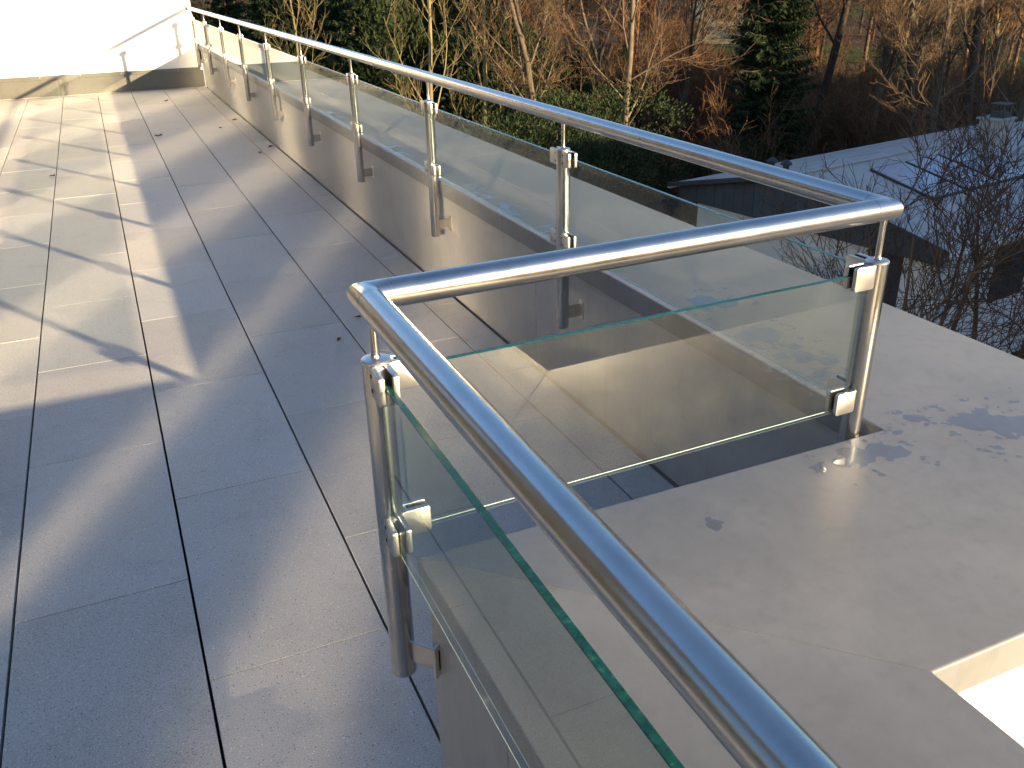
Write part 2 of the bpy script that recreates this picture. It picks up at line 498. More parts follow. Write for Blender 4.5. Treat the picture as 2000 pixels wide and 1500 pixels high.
def lerp(a, b, t): return (a[0] + (b[0] - a[0]) * t, a[1] + (b[1] - a[1]) * t)
coping([(XN, -5), (XNO, -5), (XNO, YC - g), (XN, Y0 - 2 * g)], (0, 2))
coping([(XN + 2 * g, Y0), (XNO + g, YC), (XO - g, YC), (XI - g, Y0)], (0, 2))
ys = [None, 4.45, 7.60, 10.75, YF - 0.004]
coping([(XI, Y0 + g), (XO, YC + g), (XO, ys[1] - g), (XI, ys[1] - g)], (0, 2))
for a, b in zip(ys[1:-1], ys[2:]):
    coping([(XI, a + g), (XO, a + g), (XO, b - g), (XI, b - g)], (0, 2))
# cladding panels with their screws
scr = MB(); scr.lathe([(0.0048, 0), (0.0046, 0.0016), (0.0030, 0.0026)], 10)
scr_me = scr.mesh('screw', M_STEEL2, 40)
def panel(a, b, nrm, z0=0.006, z1=ZB + 0.02, screws=()):
    """flat cladding panel from a to b (xy), facing nrm"""
    a, b, nrm = Vector((*a, 0)), Vector((*b, 0)), Vector((*nrm, 0))
    d = b - a; q = MB()
    q.obox(a - nrm * 0.004 + Vector((0, 0, z0)), d, nrm * 0.004, (0, 0, z1 - z0))
    o = P(link('cladding_panel', q.mesh('cladding_panel', M_CLAD, None, 0.0008, 1), par))
    for (u, z) in screws:
        p = a + d * u + Vector((0, 0, z))
        s = bpy.data.objects.new('screw', scr_me); COL.objects.link(s)
        s.parent = o; s.location = p
        s.rotation_euler = nrm.to_track_quat('Z', 'Y').to_euler()
    return o
seams = [Y0 - 0.004, 2.794, 5.764, 8.80, 11.85, YF - 0.02]
for a, b in zip(seams[:-1], seams[1:]):
    L = b - a; s = []
    for z in (0.085, 0.36): s += [(0.055 / L, z), (1 - 0.055 / L, z)]
    s += [(0.5, 0.085), (0.5, 0.36)] if L > 2 else [(0.5, 0.085)]
    panel((XF, a + 0.002), (XF, b - 0.002), (-1, 0), screws=s)
panel((XN + 0.012, Y0 - 0.012), (XN + 0.012, 0.8145), (-1, 0), screws=[(0.15, 0.09)])
panel((XN + 0.012, 0.8105), (XN + 0.012, -1.6), (-1, 0), screws=[(0.02, 0.09), (0.5, 0.09)])
panel((XN + 0.012, -1.604), (XN + 0.012, -5), (-1, 0))
panel((XN + 0.0125, Y0 - 0.008), (XF - 0.005, Y0 - 0.008), (0, 1), screws=[(0.1, 0.09), (0.9, 0.09)])
tag(par, 'low parapet clad in beige grey metal panels with wide grey coping', 'parapet')

# ------------------------------------------------------------------ white end wall with flashing
wl = empty('end_wall', (-2, YF, -0.12))
def rel(o, e): o.location = Vector(o.location) - Vector(e.location); return o
mb = MB(); mb.box((XFAC - 0.25, YF, -0.12), (1.292, YF + 5.0, 4.2)); rel(link('wall', mb.mesh('end_wall', M_RENDER), wl), wl)
mb = MB(); mb.box((XFAC, YF - 0.012, 0.004), (-0.45, YF - 0.002, 0.215)); rel(link('flashing', mb.mesh('flashing', M_FLASH, None, 0.002, 1), wl), wl)
mb = MB(); mb.box((-0.446, YF - 0.012, 0.004), (XF - 0.006, YF - 0.002, 0.215)); rel(link('flashing', mb.mesh('flashing', M_FLASH, None, 0.002, 1), wl), wl)
mb = MB(); mb.box((XFAC, YF - 0.020, 0.205), (-0.20, YF - 0.003, 0.252)); rel(link('flashing', mb.mesh('flashing_strip', M_FLASH, None, 0.002, 1), wl), wl)
mb = MB(); mb.box((-0.196, YF - 0.020, 0.205), (1.288, YF - 0.003, 0.252)); rel(link('flashing', mb.mesh('flashing_strip', M_FLASH, None, 0.002, 1), wl), wl)
mb = MB(); mb.box((1.262, YF - 0.024, 0.254), (1.307, YF - 0.003, 0.60)); rel(link('flashing', mb.mesh('flashing_upstand', M_FLASH, None, 0.002, 1), wl), wl)
for x in (-0.185, -0.65, 0.3, 1.0):
    s = bpy.data.objects.new('screw', scr_me); COL.objects.link(s); s.parent = wl
    s.location = Vector((x, YF - 0.020, 0.232)) - Vector(wl.location); s.rotation_euler = (R(90), 0, 0)
tag(wl, 'bright white rendered wall with grey base flashing closing the terrace', 'wall')

# ------------------------------------------------------------------ house front on the left (mirrored in rail and panes)
KS = 0.540
def ywin(o): return 3.0 + (XFAC - o) / KS
wins = [(-0.09, 0.152, 0.0, 2.35), (0.715, 1.15, 0.0, 2.35), (-1.35, -0.80, 0.0, 2.35), (-2.75, -2.10, 0.0, 2.35), (-4.3, -3.7, 0.0, 2.35), (-5.9, -5.2, 0.0, 2.35)]
spans = sorted((ywin(b), ywin(a), z0, z1) for a, b, z0, z1 in wins)
hf = empty('penthouse_front', (XFAC, 3, -0.12))
mb = MB(); edge = YB
for a, b, z0, z1 in spans:
    mb.box((XFAC - 0.25, edge, -0.12), (XFAC, a, 3.2))
    mb.box((XFAC - 0.25, a, z1 + 0.1), (XFAC, b, 3.2))
    mb.box((XFAC - 0.25, a, -0.12), (XFAC, b, z0 + 0.08))
    edge = b
mb.box((XFAC - 0.25, edge, -0.12), (XFAC, YF - 0.03, 3.2))
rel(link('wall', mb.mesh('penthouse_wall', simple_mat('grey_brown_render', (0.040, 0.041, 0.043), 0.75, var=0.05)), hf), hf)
M_FRAME = simple_mat('anthracite_frame', (0.04, 0.042, 0.045), 0.45)
for a, b, z0, z1 in spans:
    fr = empty('window'); fr.parent = hf; fr.location = (0, 0, 0)
    q = MB(); z0 += 0.08; z1 += 0.1
    q.box((XFAC - 0.08, a, z0), (XFAC - 0.03, a + 0.05, z1)); q.box((XFAC - 0.08, b - 0.05, z0), (XFAC - 0.03, b, z1))
    q.box((XFAC - 0.08, a + 0.05, z0), (XFAC - 0.03, b - 0.05, z0 + 0.05)); q.box((XFAC - 0.08, a + 0.05, z1 - 0.05), (XFAC - 0.03, b - 0.05, z1))
    f2 = rel(link('frame', q.mesh('window_frame', M_FRAME), fr), hf)
    q = MB(); q.box((XFAC - 0.065, a + 0.045, z0 + 0.045), (XFAC - 0.05, b - 0.045, z1 - 0.045))
    rel(link('pane', q.mesh('window_pane', M_MIRROR), fr), hf)
tag(hf, 'house front with tall windows that throw light stripes onto the slabs', 'house front')

# ------------------------------------------------------------------ railing
rail = empty('glass_railing', (1.253, 1.17, 0))
def RL(o):
    if o.parent == rail: o.location = Vector(o.location) - Vector(rail.location)
    return o
H, RR = 0.980, 0.0212
NA, CB, CC, FD = Vector((0.281, -2.0, H)), Vector((0.281, 1.140, H)), Vector((1.253, 1.166, H)), Vector((1.253, YF - 0.004, H))
def along(c, t, d): return c + (t - c).normalized() * d
el = 0.034
pieces = [[NA, along(CB, NA, el + 0.001)],
          [along(CB, NA, el), CB, along(CB, CC, el)],
          [along(CB, CC, el + 0.001), along(CC, CB, el + 0.001)],
          [along(CC, CB, el), CC, along(CC, FD, el)],
          [along(CC, FD, el + 0.001), Vector((1.253, 7.0, H))], [Vector((1.253, 7.0012, H)), FD]]
for i, pc in enumerate(pieces):
    q = MB(); q.sweep(pc, RR, 48)
    RL(link('handrail', q.mesh('handrail', M_STEEL, 50), rail))
q = MB(); q.sweep([NA, CB, CC, FD], RR - 0.0007, 24, False)
RL(link('handrail_core', q.mesh('handrail_core', M_STEEL2, 50), rail))
q = MB(); q.lathe([(0.036, 0), (0.036, 0.006), (0.034, 0.008)], 32)
o = RL(link('wall_flange', q.mesh('wall_flange', M_STEEL, 40), rail, (1.253, YF - 0.003, H))); o.rotation_euler = (R(90), 0, 0)

PB, PT = 0.303, 0.8805
q = MB(); q.lathe([(0.0190, PB), (0.0206, PB + 0.0015), (0.0210, PB + 0.003), (0.0210, PT)], 40)
post_me = q.mesh('post', M_STEEL, 40)
q = MB(); q.lathe([(0.0210, PT), (0.0216, PT + 0.0006), (0.0216, PT + 0.003), (0.0200, PT + 0.0048), (0.014, PT + 0.0062), (0.0075, PT + 0.0068)], 40)
cap_me = q.mesh('cap', M_STEEL2, 30)
q = MB(); q.lathe([(0.0085, PT + 0.006), (0.0068, PT + 0.009), (0.0060, PT + 0.013), (0.0060, H - 0.030), (0.0075, H - 0.020)], 24)
pin_me = q.mesh('pin', M_STEEL, 40)

def rrect(w, h, r, n=4, left_square=False):
    pts = []
    for cx, cy, a0 in ((w - r, h - r, 0), (r, h - r, 90), (r, r, 180), (w - r, r, 270)):
        for i in range(n + 1):
            a = R(a0 + 90 * i / n); pts.append((cx + r * math.cos(a), cy + r * math.sin(a)))
    return pts
GT = 0.0100                                    # glass thickness
def clamp_meshes():
    """clamp for a pane leaving the post along +Y; local origin on the post axis at clamp centre"""
    hgt, ln, th = 0.046, 0.047, 0.0088
    q = MB()
    for sx in (-1, 1):
        o = [(y + 0.0155, z - hgt / 2) for y, z in rrect(ln, hgt, 0.0055)]
        n = len(q.v); k = len(o); xa, xb = sx * (GT / 2 + 0.0013), sx * (GT / 2 + 0.0013 + th)
        q.v += [(xa, y, z) for y, z in o] + [(xb, y, z) for y, z in o]
        q.f.append(tuple(n + i for i in range(k))); q.m.append(0)
        q.f.append(tuple(n + k + i for i in range(k))); q.m.append(0)
        for i in range(k): q.f.append((n + i, n + (i + 1) % k, n + k + (i + 1) % k, n + k + i)); q.m.append(0)
    q.box((-0.0072, 0.0160, -0.0205), (0.0072, 0.0275, 0.0205))
    c = q.mesh('clamp', M_STEEL2, 30, 0.0011, 2)
    q = MB()
    for sx in (-1, 1):
        a, b = sorted((sx * (GT / 2 + 0.0003), sx * (GT / 2 + 0.0017))); q.box((a, 0.0280, -0.0212), (b, 0.0612, 0.0212))
    gk = q.mesh('gasket', M_RUBBER)
    q = MB()
    for z in (-0.0115, 0.0115):
        q.lathe([(0.0032, 0), (0.0032, 0.0006), (0.0020, 0.0010)], 10, (0, 0, 0))
        for i in range(len(q.v) - 30, len(q.v)):
            x, y, zz = q.v[i]; q.v[i] = (-(GT / 2 + 0.0013 + th) - zz, 0.0245 + x, z + y)
    sc = q.mesh('clamp_screws', M_RUBBER, 40)
    return c, gk, sc
clamp_me, gasket_me, cscrew_me = clamp_meshes()
q = MB(); q.box((0.019, -0.003, -0.0215), (0.0725, 0.003, 0.0215)); brk_me = q.mesh('bracket', M_STEEL, None, 0.0008, 1)
q = MB(); q.box((0.069, -0.013, -0.032), (0.0725, 0.013, 0.032)); plate_me = q.mesh('bracket_plate', M_STEEL2, None, 0.0006, 1)

ZCL = (0.858, 0.603)                           # clamp heights
def make_post(x, y, dirs, brz=0.0, blen=1.0):
    p = RL(link('post', post_me, rail, (x, y, 0)))
    link('cap', cap_me, p); link('pin', pin_me, p)
    for rz in dirs:
        for z in ZCL:
            link('clamp', clamp_me, p, (0, 0, z), rz); link('gasket', gasket_me, p, (0, 0, z), rz)
            if abs(rz) < 0.1 or abs(rz) > 3.0:
                c = link('screw', cscrew_me, p, (0, 0, z), rz); c.scale = (1 if abs(rz) < 0.1 else -1, 1, 1)
    b = link('bracket', brk_me, p, (0, 0, 0.352), brz); b.scale = (blen, 1, 1)
    b = link('bracket_plate', plate_me, p, (0, 0, 0.352), brz); b.scale = (blen, 1, 1)
    return p
XL = 1.253
PY = [1.1660, 2.4366, 3.6744, 4.9233, 6.1995, 7.4855, 8.8159, 10.0917, 11.4772, 12.7516]
make_post(XL, PY[0], [0.0, R(91.5)])
for y in PY[1:]: make_post(XL, y, [0.0, R(180)])
PLX, PLY = 0.2880, 1.1430
make_post(PLX, PLY, [R(-88.5), R(180)], R(-50), 1.0)
make_post(PLX, -0.10, [0.0, R(180)], 0.0, 0.68)

def pane(a, b, z0=0.583, z1=0.8635):
    """upright glass pane from a to b (xy)"""
    a, b = Vector((*a, 0)), Vector((*b, 0)); d = (b - a).normalized(); n = Vector((-d.y, d.x, 0)); L = (b - a).length
    q = MB(); e = 0.0009
    c = (a + b) / 2; hl = L / 2; t = GT / 2
    def pt(u, v, z): return c + d * u + n * v + Vector((0, 0, z))
    # two faces, a narrow chamfer and the four edge strips
    for s in (-1, 1):
        q.mat = 0; r = s * (t - e)
        q.poly([pt(-hl + e, s * t, z0 + e), pt(hl - e, s * t, z0 + e), pt(hl - e, s * t, z1 - e), pt(-hl + e, s * t, z1 - e)][::-s])
        q.mat = 1; q.poly([pt(-hl + e, s * t, z1 - e), pt(hl - e, s * t, z1 - e), pt(hl - e, r, z1), pt(-hl + e, r, z1)])
        q.mat = 3; q.poly([pt(-hl + e, s * t, z0 + e), pt(hl - e, s * t, z0 + e), pt(hl - e, r, z0), pt(-hl + e, r, z0)])
        q.mat = 2
        q.poly([pt(-hl + e, s * t, z0 + e), pt(-hl + e, s * t, z1 - e), pt(-hl, r, z1 - e), pt(-hl, r, z0 + e)])
        q.poly([pt(hl - e, s * t, z0 + e), pt(hl - e, s * t, z1 - e), pt(hl, r, z1 - e), pt(hl, r, z0 + e)])
    w = t - e
    q.mat = 1; q.poly([pt(-hl + e, -w, z1), pt(hl - e, -w, z1), pt(hl - e, w, z1), pt(-hl + e, w, z1)])
    q.mat = 2; q.poly([pt(-hl + e, -w, z0), pt(hl - e, -w, z0), pt(hl - e, w, z0), pt(-hl + e, w, z0)])
    q.mat = 2
    q.poly([pt(-hl, -w, z0 + e), pt(-hl, -w, z1 - e), pt(-hl, w, z1 - e), pt(-hl, w, z0 + e)])
    q.poly([pt(hl, -w, z0 + e), pt(hl, -w, z1 - e), pt(hl, w, z1 - e), pt(hl, w, z0 + e)])
    return RL(link('glass_pane', q.mesh('glass_pane', [M_GLASS, M_EDGE, M_ENDEDGE, M_LOWEDGE], fix=False), rail))
gp = 0.030
pane((PLX, -0.10 + gp), (PLX, PLY - gp))
pane((PLX, -1.9), (PLX, -0.10 - gp))
dX = (Vector((XL, PY[0])) - Vector((PLX, PLY))).normalized() * gp
pane((PLX + dX.x, PLY + dX.y), (XL - dX.x, PY[0] - dX.y))
for a, b in zip(PY[:-1], PY[1:]): pane((XL, a + gp), (XL, b - gp))
pane((XL, PY[-1] + gp), (XL, YF - 0.03))
tag(rail, 'stainless steel handrail on round posts with clamped glass panes', 'railing')

# ------------------------------------------------------------------ ground
def smooth(a, b, x):
    t = min(1.0, max(0.0, (x - a) / (b - a))); return t * t * (3 - 2 * t)
def ground_z(x, y):
    r = math.hypot(x, y)
    z = ZG + 3.2 * smooth(48, 150, r) + 9.0 * smooth(120, 420, r) + 14 * smooth(420, 1400, r)
    z += 0.35 * smooth(25, 60, r) * noise.noise(Vector((x * 0.06, y * 0.06, 1.7)))
    return z
def ground_mesh():
    rings = [0, 6, 12, 18, 24, 30, 36, 42, 48, 55, 63, 72, 82, 95, 110, 130, 155, 185, 225, 280, 350, 450, 600, 850, 1200, 1700]
    seg = 96; v = [(0, 0, ZG)]; f = []
    for r in rings[1:]:
        for i in range(seg):
            a = 2 * math.pi * i / seg; x, y = r * math.cos(a), r * math.sin(a); v.append((x, y, ground_z(x, y)))
    for i in range(seg): f.append((0, 1 + i, 1 + (i + 1) % seg))
    for k in range(len(rings) - 2):
        b = 1 + k * seg
        for i in range(seg):
            j = (i + 1) % seg; f.append((b + i, b + seg + i, b + seg + j, b + j))
    me = bpy.data.meshes.new('ground'); me.from_pydata(v, [], f); me.shade_smooth()
    return me
def ground_mat():
    m, nt, out = new_mat('leaf_litter_and_grass')
    b = N(nt, 'ShaderNodeBsdfPrincipled', Roughness=0.95); b.inputs['Specular IOR Level'].default_value = 0.1
    g = N(nt, 'ShaderNodeNewGeometry')
    n1 = N(nt, 'ShaderNodeTexNoise', Scale=0.055, Detail=6.0, Roughness=0.6)
    n2 = N(nt, 'ShaderNodeTexNoise', Scale=3.0, Detail=8.0, Roughness=0.75)
    for n in (n1, n2): nt.links.new(g.outputs['Position'], n.inputs['Vector'])
    lit = ramp(nt, n2.outputs[0], [(0.3, (0.030, 0.020, 0.012)), (0.55, (0.075, 0.049, 0.028)), (0.75, (0.14, 0.092, 0.052))])
    gra = ramp(nt, n2.outputs[0], [(0.3, (0.025, 0.036, 0.010)), (0.7, (0.065, 0.080, 0.024))])
    k = ramp(nt, n1.outputs[0], [(0.50, 0.0), (0.58, 1.0)])
    mx = N(nt, 'ShaderNodeMix', data_type='RGBA'); nt.links.new(k, mx.inputs[0]); nt.links.new(lit, mx.inputs[6]); nt.links.new(gra, mx.inputs[7])
    nt.links.new(mx.outputs[2], b.inputs['Base Color'])
    bp = N(nt, 'ShaderNodeBump', Strength=0.8, Distance=0.15); nt.links.new(n2.outputs[0], bp.inputs['Height']); nt.links.new(bp.outputs[0], b.inputs['Normal'])
    nt.links.new(b.outputs[0], out.inputs[0])
    return m
gm = ground_mesh(); gm.materials.append(ground_mat())
tag(link('ground', gm), 'leaf covered garden ground rising to a wooded slope', None, None, 'structure')

# pale meadow on the far slope, showing between the wood and the spruce
M_MEADOW = simple_mat('pale_meadow', (0.15, 0.16, 0.075), 0.95, var=0.25, scale=0.08)
def meadow_mesh():
    v = []; f = []; nu, nd = 14, 12
    for i in range(nd + 1):
        for j in range(nu + 1):
            d = 105 + 190 * i / nd; p = at(1345 + 130 * j / nu + 10 * math.sin(i * 1.7), d); v.append((p.x, p.y, p.z + 0.12))
    for i in range(nd):
        for j in range(nu): a = i * (nu + 1) + j; f.append((a, a + 1, a + nu + 2, a + nu + 1))
    me = bpy.data.meshes.new('meadow'); me.from_pydata(v, [], f); me.materials.append(M_MEADOW); me.shade_smooth(); return me

# ------------------------------------------------------------------ vegetation materials
def veg_mat(name, cols, rough=0.85, objvar=0.16, trans=0.0, scale=1.5, spec=0.15):
    m, nt, out = new_mat(name)
    b = N(nt, 'ShaderNodeBsdfPrincipled', Roughness=rough); b.inputs['Specular IOR Level'].default_value = spec
    tc = N(nt, 'ShaderNodeTexCoord'); g = N(nt, 'ShaderNodeNewGeometry')
    n1 = N(nt, 'ShaderNodeTexNoise', Scale=scale, Detail=5.0, Roughness=0.7); nt.links.new(tc.outputs['Object'], n1.inputs['Vector'])
    ad = N(nt, 'ShaderNodeMath', operation='MULTIPLY_ADD'); ad.inputs[1].default_value = 0.45
    nt.links.new(g.outputs['Random Per Island'], ad.inputs[0])
    m0 = N(nt, 'ShaderNodeMath', operation='MULTIPLY_ADD'); m0.inputs[1].default_value = 0.9; m0.inputs[2].default_value = -0.18
    nt.links.new(n1.outputs[0], m0.inputs[0]); nt.links.new(m0.outputs[0], ad.inputs[2])
    c = ramp(nt, ad.outputs[0], [(0.15 + 0.7 * i / (len(cols) - 1), k) for i, k in enumerate(cols)])
    oi = N(nt, 'ShaderNodeObjectInfo'); mr = N(nt, 'ShaderNodeMapRange'); mr.inputs[3].default_value = 1 - objvar; mr.inputs[4].default_value = 1 + objvar
    nt.links.new(oi.outputs['Random'], mr.inputs[0])
    hs = N(nt, 'ShaderNodeHueSaturation'); nt.links.new(mr.outputs[0], hs.inputs['Value']); nt.links.new(c, hs.inputs['Color'])
    nt.links.new(hs.outputs[0], b.inputs['Base Color'])
    sh = b.outputs[0]
    if trans:
        t = N(nt, 'ShaderNodeBsdfTranslucent'); nt.links.new(hs.outputs[0], t.inputs[0])
        mx = N(nt, 'ShaderNodeMixShader'); mx.inputs[0].default_value = trans
        nt.links.new(sh, mx.inputs[1]); nt.links.new(t.outputs[0], mx.inputs[2]); sh = mx.outputs[0]
    nt.links.new(sh, out.inputs[0])
    return m
M_BARK = veg_mat('grey_brown_bark', [(0.052, 0.040, 0.027), (0.110, 0.085, 0.057), (0.18, 0.145, 0.098)], scale=3.0)
M_TWIG = veg_mat('brown_twigs', [(0.055, 0.035, 0.021), (0.115, 0.074, 0.042), (0.19, 0.126, 0.070)])
M_TWIGRED = veg_mat('reddish_twigs', [(0.080, 0.038, 0.020), (0.165, 0.085, 0.043), (0.27, 0.15, 0.075)])
M_TWIGYEL = veg_mat('sunlit_yellow_bark', [(0.11, 0.085, 0.040), (0.19, 0.150, 0.070), (0.27, 0.22, 0.11)])  # yellow sunlight on trunk and twigs is put into this colour
M_TWIGDARK = veg_mat('dark_twigs', [(0.030, 0.022, 0.017), (0.060, 0.044, 0.033), (0.105, 0.075, 0.055)])
M_BROWNLEAF = veg_mat('dry_brown_leaves', [(0.085, 0.042, 0.020), (0.165, 0.088, 0.040), (0.25, 0.145, 0.065)], trans=0.25)
M_SPRUCE = veg_mat('spruce_needles', [(0.010, 0.021, 0.010), (0.024, 0.043, 0.017), (0.055, 0.076, 0.027)], trans=0.12, scale=0.8)
M_YEW = veg_mat('dark_evergreen_leaves', [(0.011, 0.019, 0.008), (0.023, 0.036, 0.014), (0.052, 0.064, 0.024)], trans=0.15, scale=0.9)
M_THUJA = veg_mat('yellow_green_leaves', [(0.020, 0.032, 0.008), (0.050, 0.065, 0.014), (0.105, 0.110, 0.026)], trans=0.2, scale=0.9)

# ------------------------------------------------------------------ vegetation shapes
class Tubes:
    """many thin tapering tubes, kept as arrays"""
    def __init__(s): s.v = []; s.f = []; s.n = 0
    def add(s, pts, rad, seg=3):
        n0 = s.n
        for i, p in enumerate(pts):
            d = (pts[min(i + 1, len(pts) - 1)] - pts[max(i - 1, 0)])
            if d.length < 1e-6: d = Vector((0, 0, 1))
            d.normalize()
            a = d.cross(Vector((0.31, 0.77, 0.55)));
            if a.length < 1e-3: a = d.cross(Vector((1, 0, 0)))
            a.normalize(); b = d.cross(a); r = rad[i]
            for j in range(seg):
                t = 2 * math.pi * j / seg; ct, st = math.cos(t) * r, math.sin(t) * r
                s.v.append((p.x + a.x * ct + b.x * st, p.y + a.y * ct + b.y * st, p.z + a.z * ct + b.z * st))
        for i in range(len(pts) - 1):
            for j in range(seg):
                k = (j + 1) % seg
                s.f.append((n0 + i * seg + j, n0 + i * seg + k, n0 + (i + 1) * seg + k, n0 + (i + 1) * seg + j))
        s.n += len(pts) * seg
    def mesh(s, name, mat, smooth=True):
        me = bpy.data.meshes.new(name); me.from_pydata(s.v, [], s.f); me.materials.append(mat)
        if smooth: me.shade_smooth()
        return me

def rnd_dir(rg):
    while True:
        v = Vector((rg.uniform(-1, 1), rg.uniform(-1, 1), rg.uniform(-1, 1)))
        if 0.05 < v.length < 1: return v.normalized()

def branch_pts(rg, p, d, L, n, wob, lift):
    pts = [p.copy()]; q = p.copy(); d = d.copy()
    for i in range(n):
        d = (d + rnd_dir(rg) * wob + Vector((0, 0, lift))).normalized()
        q = q + d * (L / n); pts.append(q.copy())
    return pts

def sidewise(rg, d, ang):
    a = d.cross(rnd_dir(rg))
    if a.length < 1e-3: a = d.cross(Vector((1, 0, 0)))
    return (d * math.cos(ang) + a.normalized() * math.sin(ang)).normalized()

def bare_tree(seed, h, limbs=14, nb=7, nt_=7, nf=4, r0=0.16, spread=0.38, start=0.28, twig=0.010, mats=(None, None), fork=0.0, ang=0.9, lift=0.10, leaves=0, wob=0.19):
    rg = random.Random(seed); T = Tubes(); C = Tubes(); tips = []
    stems = [(Vector((0, 0, -0.3)), Vector((0, 0, 1)), h, r0)]
    if fork:
        stems = [(Vector((0, 0, -0.3)), Vector((0, 0, 1)), h * fork, r0)]
    trunk = branch_pts(rg, *stems[0][:2], stems[0][2], 10, 0.075, 0.05)
    rr = [r0 * (1.25 if i == 0 else 1 - (0.82 if not fork else 0.35) * i / 10) for i in range(11)]
    T.add(trunk, rr, 8)
    axes = [(trunk, rr)]
    if fork:
        for k in range(2 + (seed % 2)):
            d = sidewise(rg, Vector((0, 0, 1)), rg.uniform(0.25, 0.5)); L = h * (1 - fork) * rg.uniform(0.85, 1.1)
            pts = branch_pts(rg, trunk[-1], d, L, 9, 0.10, 0.09); r = [rr[-1] * 0.85 * (1 - 0.85 * i / 9) for i in range(10)]
            T.add(pts, r, 6); axes.append((pts, r))
    for li in range(limbs):
        ax, ar = axes[rg.randrange(len(axes))] if len(axes) > 1 and li > 2 else axes[0]
        t = start + (1 - start) * (li + rg.random()) / limbs if len(axes) == 1 else rg.uniform(0.15, 0.98)
        if ax is trunk and fork: t = rg.uniform(0.6, 1.0)
        i = min(len(ax) - 2, int(t * (len(ax) - 1))); p = ax[i].lerp(ax[i + 1], t * (len(ax) - 1) - i)
        az = rg.uniform(0, 2 * math.pi) if len(axes) > 1 else li * 2.4 + rg.uniform(-0.5, 0.5)
        el = math.pi / 2 - ang * rg.uniform(0.75, 1.2)
        d = Vector((math.cos(az) * math.cos(el), math.sin(az) * math.cos(el), math.sin(el)))
        L = h * spread * (1.15 - 0.62 * t) * rg.uniform(0.75, 1.2); r = max(twig * 2.0, ar[i] * 0.36)
        lp = branch_pts(rg, p, d, L, 6, wob, lift); lr = [r * (1 - 0.8 * k / 6) for k in range(7)]
        T.add(lp, lr, 5)
        for bi in range(nb):
            tb = 0.2 + 0.8 * (bi + rg.random()) / nb; k = min(5, int(tb * 6)); pb = lp[k].lerp(lp[k + 1], tb * 6 - k)
            db = sidewise(rg, (lp[k + 1] - lp[k]).normalized(), rg.uniform(0.5, 1.0))
            Lb = L * 0.45 * (1.2 - 0.6 * tb) * rg.uniform(0.7, 1.3); rb = max(twig * 1.4, lr[k] * 0.5)
            bp = branch_pts(rg, pb, db, Lb, 4, 0.2, lift); C.add(bp, [rb, rb * 0.8, rb * 0.62, rb * 0.5, rb * 0.4], 4)
            for ti in range(nt_):
                tt = 0.15 + 0.85 * (ti + rg.random()) / nt_; k2 = min(3, int(tt * 4)); pt = bp[k2].lerp(bp[k2 + 1], tt * 4 - k2)
                dt = sidewise(rg, (bp[k2 + 1] - bp[k2]).normalized(), rg.uniform(0.4, 0.95)); Lt = Lb * 0.5 * rg.uniform(0.6, 1.35)
                tp = branch_pts(rg, pt, dt, Lt, 3, 0.22, lift); C.add(tp, [twig, twig * 0.85, twig * 0.7, twig * 0.5], 3)
                for fi in range(nf):
                    k3 = rg.randrange(3); pf = tp[k3].lerp(tp[k3 + 1], rg.random())
                    df = sidewise(rg, (tp[k3 + 1] - tp[k3]).normalized(), rg.uniform(0.4, 0.9)); Lf = Lt * 0.5 * rg.uniform(0.6, 1.4)
                    fp = branch_pts(rg, pf, df, Lf, 2, 0.2, lift); C.add(fp, [twig * 0.7, twig * 0.6, twig * 0.4], 3); tips.append(fp[-1])
    tm = T.mesh('trunk', mats[0]); cm = C.mesh('crown', mats[1]); lm = None
    if leaves:
        v = []; f = []
        for k in range(leaves):
            c = tips[rg.randrange(len(tips))] + rnd_dir(rg) * 0.18; quad(rg, v, f, c, rg.uniform(0.05, 0.10), 0.6)
        lm = bpy.data.meshes.new('leaves'); lm.from_pydata(v, [], f); lm.materials.append(M_BROWNLEAF)
    return tm, cm, lm

def quad(rg, v, f, c, s, asp=0.5, d=None, nrm=None):
    a = d if d is not None else rnd_dir(rg)
    b = a.cross(nrm if nrm is not None else rnd_dir(rg))
    if b.length < 1e-3: b = a.cross(Vector((0.3, 0.5, 0.8)))
    b.normalize(); n = len(v); a = a * s; b = b * (s * asp)
    v += [tuple(c - a * 0.5), tuple(c + b * 0.5), tuple(c + a * 0.5), tuple(c - b * 0.5)]
    f.append((n, n + 1, n + 2, n + 3))

